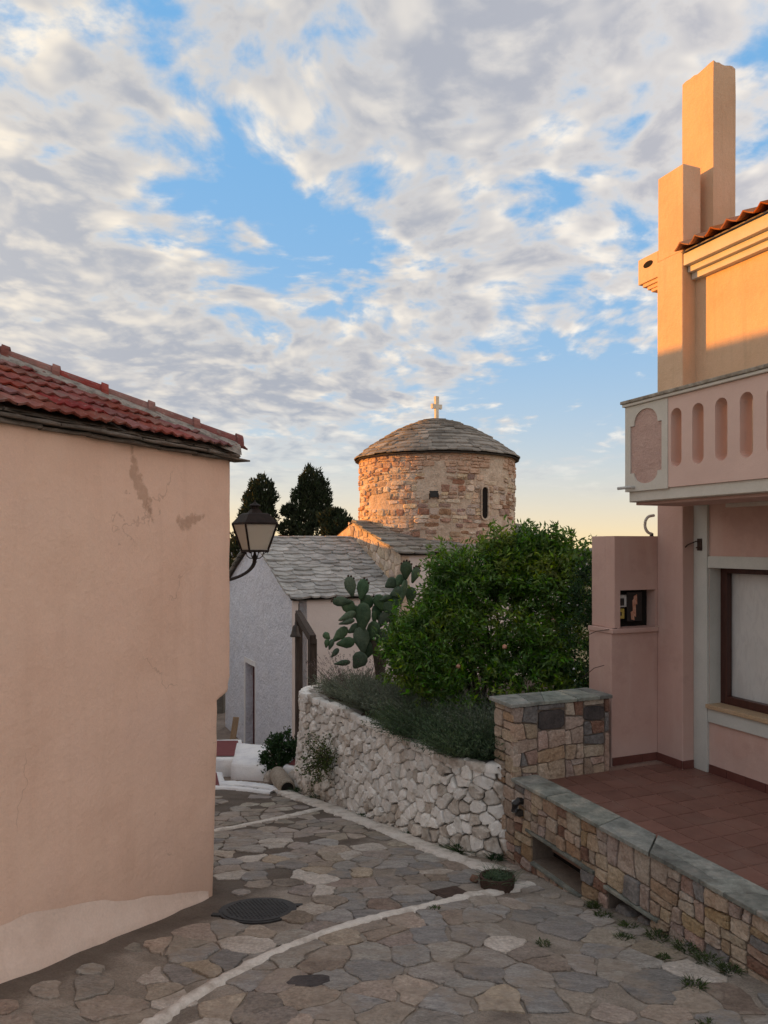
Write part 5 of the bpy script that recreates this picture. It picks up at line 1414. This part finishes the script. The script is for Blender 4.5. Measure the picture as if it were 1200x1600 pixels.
for i in range(9):
    a = rs.uniform(-.7, .7); e = Vector((1.25 + a, 8.3 + rs.uniform(-.3, .3), rs.uniform(-.8, -.25))); b0 = Vector((1.2 + a * .2, 8.3, GZ - .05)); m1 = b0.lerp(e, .5) + Vector((rs.uniform(-.1, .1), 0, .05))
    g.tube([b0, m1, e], [.028, .018, .006], 6)
g.out('branches', M_bark, bu)
P, d = ell(rs, 9, (1.15, 8.1, -.9), (.75, .55, .6), .9)
for q in P:
    bm = bmesh.new(); bmesh.ops.create_icosphere(bm, subdivisions=1, radius=.028); vs = [v.co + Vector(q) for v in bm.verts]; bm.verts.index_update(); fs = [[v.index for v in f.verts] for f in bm.faces]; bm.free()
    emit('fruit', vs, fs, M_paper, bu, smooth=True)
# small white-flowered climber along the pier edge
cl = thing('jasmine_climber', 'dark climber with tiny white flowers against the meter pier', 'climber', (2.15, 7.35, GZ))
V, F_ = shrub([((2.0, 7.45, -.95), (.16, .16, .75), 2), ((2.02, 7.4, -.5), (.10, .12, .3), .6)], rs, 130, 16, .045, .02, .14); emit_np('leaves', V, F_, M_dkb, cl)
P, d = ell(rs, 26, (2.0, 7.42, -.85), (.17, .18, .7), .9); V, F_ = leaves(P, d, .028, .026, rs); emit_np('flowers', V, F_, M_white, cl)
# lavender and dark herbs along the wall top
def lav(name, label, u, back, rad, hgt, n, m, stems=0, group=None, cat_='shrub', lean=.0):
    p, nn = wpath(u); c = p - nn * back
    t_ = thing(name, label, cat_, (c.x, c.y, GZ), group)
    ang = rs.uniform(0, 2 * math.pi, n); q = np.sqrt(rs.uniform(0, 1, n)) * rad
    P = np.stack([c.x + np.cos(ang) * q * .55, c.y + np.sin(ang) * q * .55, np.full(n, GZ)], 1)
    D = np.stack([np.cos(ang) * q / rad * 1.0 + nn.x * lean, np.sin(ang) * q / rad * 1.0 + nn.y * lean, np.ones(n)], 1) + rs.normal(size=(n, 3)) * .22
    ln = hgt * rs.uniform(.55, 1.1, n)
    parts = [blades(P, D, ln, .0065, rs, .22)]
    # short needle leaves up the stems
    k = rs.integers(0, n, n * 9); t = rs.uniform(.2, 1.0, n * 9)[:, None]; Du = unit(D)
    side = unit(Du * np.array([1, 1, 0])); Q = P[k] + Du[k] * ln[k][:, None] * t + side[k] * ln[k][:, None] * .22 * t * t - np.array([0, 0, 1]) * ln[k][:, None] * .11 * t * t
    parts.append(leaves(Q, Du[k] * .7 + rs.normal(size=(n * 9, 3)) * .55, .042, .009, rs))
    V, F_ = join(parts); emit_np('foliage', V, F_, m, t_)
    if stems:
        ang = rs.uniform(0, 2 * math.pi, stems); q = np.sqrt(rs.uniform(.2, 1, stems)) * rad
        P = np.stack([c.x + np.cos(ang) * q * .5, c.y + np.sin(ang) * q * .5, np.full(stems, GZ)], 1)
        D = np.stack([np.cos(ang) * q / rad * .6 + nn.x * .12, np.sin(ang) * q / rad * .6 + nn.y * .12, np.ones(stems)], 1) + rs.normal(size=(stems, 3)) * .12
        ln = hgt * rs.uniform(1.15, 1.6, stems); a_ = blades(P, D, ln, .004, rs, .10)
        Du = unit(D); side = unit(Du * np.array([1, 1, 0])); tip = P + Du * ln[:, None] + side * ln[:, None] * .10 - np.array([0, 0, 1]) * ln[:, None] * .05
        k = np.repeat(np.arange(stems), 7); off = rs.uniform(-.05, .01, len(k))[:, None]
        b_ = leaves(tip[k] + Du[k] * off, Du[k] + rs.normal(size=(len(k), 3)) * .5, .016, .009, rs)
        V, F_ = join([a_, b_]); emit_np('flower_stems', V, F_, M_lavf, t_)
gl_ = 'herbs along the garden wall'
lav('lavender_bush', 'lavender bush with dry flower stems at the bend of the white wall', 3.45, .50, .42, .42, 620, M_lav, 110, gl_)
lav('lavender_bush', 'dense grey green lavender in the middle of the wall top', 2.70, .45, .48, .48, 900, M_lav, 36, gl_)
lav('lavender_bush', 'grey green lavender in front of the leafy bush', 1.95, .55, .48, .50, 900, M_lav, 14, gl_)
lav('herb_bush', 'dark green trailing herb above the middle wall stones', 1.45, .30, .46, .42, 900, M_lavd, 0, gl_, 'shrub', .25)
lav('herb_bush', 'dark green trailing herb next to the stone pillar', .62, .30, .46, .42, 1000, M_lavd, 0, gl_, 'shrub', .25)
lav('herb_bush', 'dusky herb behind the trailing herb by the pillar', .90, .75, .42, .50, 700, M_lav, 0, gl_)

# prickly pear
cac = thing('prickly_pear', 'tall prickly pear cactus in front of the church wall', 'cactus', (-.15, 9.3, GZ))
def pad(zx, zy, hw, hh, tilt, yaw, dep, parent=cac, th=.028):
    Y = 9.35 + dep; sx = (490 + zx / 5.714 - 600) / 1155 * Y; sz = -(860 + zy / 5.714 - 850) / 1155 * Y
    k = Y / 1155 / 5.714; hw, hh = hw * k, hh * k
    hw = hw / max(.35, math.cos(R(yaw)))
    vs = []; fs = []; nu, nv = 12, 7
    T = R(-tilt); ct_, st_ = math.cos(T), math.sin(T); cy, sy = math.cos(R(yaw)), math.sin(R(yaw))
    def put(a, b, c):
        a2, b2 = a * ct_ - b * st_, a * st_ + b * ct_
        return Vector((sx + a2 * cy - c * sy, Y + a2 * sy + c * cy, sz + b2))
    for j in range(nv + 1):
        v_ = -math.pi / 2 + math.pi * j / nv
        for i in range(nu):
            u_ = 2 * math.pi * i / nu
            rr_ = math.sin(math.pi / 2 - abs(v_)) ** .8; dd = math.sin(v_)
            ax_ = math.cos(u_) * rr_; by = math.sin(u_) * rr_
            wsh = hw * (1 + .22 * by) * (.82 + .18 * by if by < 0 else 1.0)
            vs.append(put(ax_ * wsh, by * hh, dd * th))
    for j in range(nv):
        for i in range(nu): fs.append([j * nu + i, j * nu + (i + 1) % nu, (j + 1) * nu + (i + 1) % nu, (j + 1) * nu + i])
    o = emit('pad', vs, fs, M_cact, parent, smooth=True)
    return put, hw, hh
PADS = [(330, 325, 52, 98, -12, 15, 0), (437, 350, 55, 103, 10, -20, .05), (255, 455, 45, 92, -88, 10, -.05), (325, 505, 55, 85, -60, 25, 0), (300, 590, 34, 95, 70, 30, -.08),
        (295, 640, 24, 80, 78, 20, -.1), (440, 600, 72, 140, 3, -10, 0), (430, 800, 74, 125, -8, 12, 0), (285, 825, 50, 88, 82, 10, -.1), (235, 752, 46, 95, 48, 20, -.06), (118, 765, 30, 42, -45, 20, -.12),
        (118, 830, 22, 42, 12, 30, -.14), (155, 840, 23, 52, 22, 25, -.12), (190, 915, 25, 52, 42, 15, -.1), (405, 985, 70, 88, 35, -15, -.1), (255, 1005, 26, 78, 85, 15, -.14), (590, 470, 52, 85, -22, 25, .08),
        (640, 430, 26, 75, 78, 30, .1), (545, 590, 26, 64, 8, 45, .1), (530, 720, 58, 95, 18, -25, .05), (825, 180, 55, 88, 4, 10, .1), (905, 220, 36, 82, 24, 35, .12), (800, 370, 28, 120, 17, 40, .1),
        (690, 295, 52, 64, 58, 10, .15), (745, 375, 50, 74, 68, -15, .15), (670, 520, 52, 82, -30, 20, .12), (865, 400, 50, 78, 12, -30, .2), (620, 620, 50, 85, 30, 15, .1), (700, 600, 55, 90, -10, 20, .2), (360, 700, 40, 70, 60, 20, .05), (720, 470, 60, 90, 10, 0, .2), (470, 480, 60, 90, 20, 15, .1), (380, 560, 50, 85, -40, 20, .08), (500, 880, 62, 95, 22, 10, .1), (600, 780, 55, 90, 28, -20, .15), (570, 560, 45, 80, -15, 20, .12), (770, 270, 45, 60, 30, 20, .16)]
rp = random.Random(3)
for i, pdn in enumerate(PADS):
    put, hw, hh = pad(*pdn)
    if i in (0, 1, 2, 20, 21, 20):
        for k in range(5 if i >= 20 else 3):
            a = R(90 + (k - 2) * 24); q = put(math.cos(a) * hw * 1.1, math.sin(a) * hh * 1.02, 0)
            bm = bmesh.new(); bmesh.ops.create_icosphere(bm, subdivisions=1, radius=.017); vs = [v.co + q for v in bm.verts]; bm.verts.index_update(); fs = [[v.index for v in f.verts] for f in bm.faces]; bm.free()
            emit('bud', vs, fs, M_fruit, cac, smooth=True)
G().tube([(.02, 9.55, GZ - .05), (-.03, 9.52, -1.75), (-.08, 9.48, -1.45), (-.20, 9.46, -1.1)], [.085, .075, .06, .03], 10).tube([(-.03, 9.52, -1.6), (.06, 9.6, -1.2), (.14, 9.62, -.85)], [.05, .04, .022], 8).out('trunk', M_ctrunk, cac)

# climber hanging on the white wall
hc = thing('wall_climber', 'sparse green plant growing out of the white stone wall', 'climber', (-.62, 8.95, -2.9))
Ps = []; Ds = []; g = G()
for i in range(34):
    u = 3.05 + rs.normal() * .05; z = rs.uniform(-2.75, -2.55); p, nn = wpath(u); q = p + nn * .08 + Vector((0, 0, z)); pts = [q]
    dirv = Vector((rs.normal() * .5, rs.normal() * .35, rs.uniform(-.5, 1.1))) + nn * .5
    for k in range(4):
        q = q + dirv.normalized() * rs.uniform(.06, .12); dirv += Vector((rs.normal() * .25, rs.normal() * .2, -.12)); pts.append(q)
        for _ in range(9): Ps.append(np.array(q) + rs.normal(size=3) * .028); Ds.append(rs.normal(size=3) + np.array([0, -.3, .1]))
    g.tube(pts, .0028, 4)
g.out('stems', M_bark, hc)
V, F_ = leaves(np.array(Ps), np.array(Ds), rs.uniform(.025, .045, len(Ps)), rs.uniform(.015, .024, len(Ps)), rs); emit_np('leaves', V, F_, M_clim, hc)
# dense dark bush by the church corner
db = thing('basil_bush', 'rounded dark green bush by the church corner', 'bush', (-1.52, 10.75, -3.4))
V, F_ = shrub([((-1.52, 10.7, -3.08), (.22, .22, .27), 3), ((-1.44, 10.75, -2.95), (.16, .18, .2), 1), ((-1.58, 10.65, -3.2), (.20, .2, .2), 1)], rs, 240, 18, .05, .026, .12); emit_np('foliage', V, F_, M_dkb, db)
G().tube([(-1.5, 10.75, -3.5), (-1.5, 10.75, -3.0)], [.02, .008], 6).out('stem', M_bark, db)
# weeds
def tuft(name, label, x, y, rad, hgt, n, m=None, zoff=0.0, group='weeds at the wall foot', ztop=None):
    z = (ztop if ztop is not None else ground(x, y)) + zoff
    ang = rs.uniform(0, 2 * math.pi, n); q = np.sqrt(rs.uniform(0, 1, n)) * rad
    P = np.stack([x + np.cos(ang) * q, y + np.sin(ang) * q, np.full(n, z)], 1); D = np.stack([np.cos(ang) * .7, np.sin(ang) * .7, np.ones(n)], 1) + rs.normal(size=(n, 3)) * .4
    V, F_ = join([blades(P, D, hgt * rs.uniform(.4, 1.1, n), .005, rs, .5), leaves(P[::2] + np.array([0, 0, hgt * .3]), D[::2] + rs.normal(size=(len(P[::2]), 3)) * .6, .022, .010, rs)])
    return emit_np(name, V, F_, m or M_grass, label=label, cat='weed', group=group)
V, F_ = blades(np.stack([.86 + rs.normal(size=260) * .05, 5.62 + rs.normal(size=260) * .045, np.full(260, gz + .07)], 1), rs.normal(size=(260, 3)) * .5 + np.array([0, 0, 1]), rs.uniform(.06, .12, 260), .005, rs, .6)
emit_np('grass', V, F_, M_lavd, pt)
for s_, off, rad, h_, lab in ((.93, .05, .035, .06, 'tiny weed between the two drain openings'), (1.12, .12, .05, .05, 'low weed in front of the second drain opening'), (1.36, .10, .045, .06, 'weed at the right jamb of the second drain opening'),
                         (1.58, .06, .06, .06, 'weed clump at the foot of the big green wall stone'), (1.80, .05, .06, .07, 'thick grass clump along the stone wall foot'), (1.98, .06, .06, .075, 'tall grass clump near the right end of the stone wall'), (2.14, .06, .05, .06, 'last grass clump at the right edge of the wall foot'),
                         (1.50, .26, .05, .04, 'flat weed in the paving before the big wall stone'), (1.85, .27, .03, .04, 'small round weed in the paving joint'), (2.2, .38, .05, .05, 'weed in the bottom right paving joints')):
    w = HH(s_, SP + .03 + off, 0); tuft('weed', lab, w.x, w.y, rad, h_, 90)
for x, y, rad, lab in ((.35, 5.05, .03, 'thin weed in a paving joint right of the drain cover'), (.98, 4.55, .04, 'weed in the middle paving joint'), (1.55, 3.55, .05, 'ragged weed in the near right paving')):
    tuft('weed', lab, x, y, rad, .03, 50, group='weeds in the paving')
for u, h_, lab in ((.38, .18, 'leafy weed in the hollow of the white wall near the pillar'), (.12, .10, 'weed at the white wall foot next to the pillar'), (1.1, .06, 'weed under the middle of the white wall'), (2.1, .07, 'weed at the white wall foot left of the middle'), (3.3, .14, 'dark weed at the white wall foot below the climber'), (3.85, .15, 'dark weed at the far end of the white wall foot')):
    p, nn = wpath(u); tuft('weed', lab, p.x + nn.x * .12, p.y + nn.y * .12, .05, h_, 110, M_dkb)

# cypresses
def cypress(name, label, blobs, trunk, rs, n):
    t_ = thing(name, label, 'tree', trunk[0], 'cypresses beyond the church'); parts = []
    tot = sum(b[2] for b in blobs)
    for c, r_, w in blobs:
        k = int(n * w / tot); d = unit(rs.normal(size=(k, 3))); lob = 1 + .16 * np.sin(d[:, :1] * 7 + c[0]) * np.cos(d[:, 2:] * 6 + 1) + .08 * np.sin(np.arctan2(d[:, 1:2], d[:, :1]) * 5 + d[:, 2:] * 4)
        P = np.array(c) + d * lob * (rs.uniform(.4, 1, (k, 1)) ** .5) * np.array(r_)
        parts.append(leaves(P, d * .5 + np.array([0, 0, .9]) + rs.normal(size=(k, 3)) * .35, rs.uniform(.10, .22, k), rs.uniform(.04, .09, k), rs))
    V, F_ = join(parts); emit_np('crown', V, F_, M_cyp, t_)
    G().tube(trunk, [.22, .16, .08, .03], 8).out('trunk', M_bark, t_)
Yc = 30.0; X = lambda px: (px - 600) / 1155 * Yc; Z = lambda py: (850 - py) / 1155 * Yc
def B(px, py, hw, hh, w): return ((X(px), Yc, Z(py)), (hw / 1155 * Yc, hw / 1155 * Yc, hh / 1155 * Yc), w)
gc = terr(X(405), Yc)
cypress('cypress_tree', 'round topped dark cypress behind the street lantern', [B(408, 775, 24, 30, 2), B(402, 805, 28, 40, 2.5), B(392, 850, 26, 45, 2), B(375, 870, 22, 40, 1.5)], [(X(400), Yc, gc), (X(400), Yc, gc * .5), (X(402), Yc, 0), (X(406), Yc, 1.6)], rs, 9000)
cypress('cypress_tree', 'tall pointed dark cypress left of the church drum', [B(487, 765, 20, 34, 2), B(478, 795, 24, 45, 2.5), B(500, 790, 18, 40, 1.8), B(490, 830, 40, 40, 2.5), B(452, 800, 12, 10, .5), B(449, 828, 14, 14, .6)], [(X(486), Yc, gc), (X(486), Yc, gc * .5), (X(486), Yc, 0), (X(487), Yc, 2.2)], rs, 11000)
Yc = 27.0
cypress('cypress_tree', 'low spreading dark tree between the cypress and the drum', [B(528, 832, 26, 28, 2), B(522, 803, 12, 6, .35), B(512, 812, 14, 9, .4), B(545, 840, 22, 22, 1)], [(X(525), Yc, gc), (X(525), Yc, gc * .5), (X(525), Yc, -.8), (X(527), Yc, .3)], rs, 5000)

# ------------------------------------------------------------------ neighbouring houses down the lane (hidden behind the peach house, they shade the lane)
def plain_house(name, label, x0, x1, y0, y1, z0, ze, zr, m):
    t_ = thing(name, label, 'house', ((x0 + x1) / 2, (y0 + y1) / 2, z0)); xm = (x0 + x1) / 2
    G().add([(x0, y0, z0), (x1, y0, z0), (x1, y1, z0), (x0, y1, z0), (x0, y0, ze), (x1, y0, ze), (x1, y1, ze), (x0, y1, ze), (xm, y0, zr - .03), (xm, y1, zr - .03)],
            [[0, 1, 5, 8, 4], [2, 3, 7, 9, 6], [1, 2, 6, 5], [3, 0, 4, 7]]).out('wall', m, t_)
    g = G()
    for xa in (x0 - .15, x1 + .15):
        zz_ = ze - .15 * (zr - ze) / abs(xm - x0)
        g.add([(xa, y0 - .15, zz_), (xa, y1 + .15, zz_), (xm, y1 + .15, zr), (xm, y0 - .15, zr), (xa, y0 - .15, zz_ + .05), (xa, y1 + .15, zz_ + .05), (xm, y1 + .15, zr + .05), (xm, y0 - .15, zr + .05)], [[0, 1, 2, 3], [4, 5, 6, 7], [0, 1, 5, 4], [0, 3, 7, 4], [1, 2, 6, 5]])
    g.out('roof', M_rtile, t_)
    for i in range(2):
        yy = y0 + (y1 - y0) * (.3 + .4 * i); w_ = G().box(x1 - .02, x1 + .03, yy - .4, yy + .4, ze - 1.6, ze - .5, ID, .01).out('window', M_wframe, t_)
        G().box(x1 + .025, x1 + .035, yy - .33, yy + .33, ze - 1.53, ze - .57, ID, .005).out('pane', M_black, w_)
plain_house('neighbour_house', 'pale house down the lane behind the peach house', -9.0, -5.4, 6.9, 11.9, -4.2, 2.05, 2.86, M_chw)
plain_house('neighbour_house', 'lower white house beyond the pale one opposite the church', -11.5, -7.4, 12.1, 21.5, -5.6, .25, .95, M_white)
gw = thing('rubble_boundary_wall', 'grey rubble boundary wall seen past the church door', 'wall', (-5.2, 18.2, -4.6))
G().box(-7.2, -3.9, 18.0, 18.35, -5.0, -2.3, ID, .05).out('masonry', M_rslateB, gw)
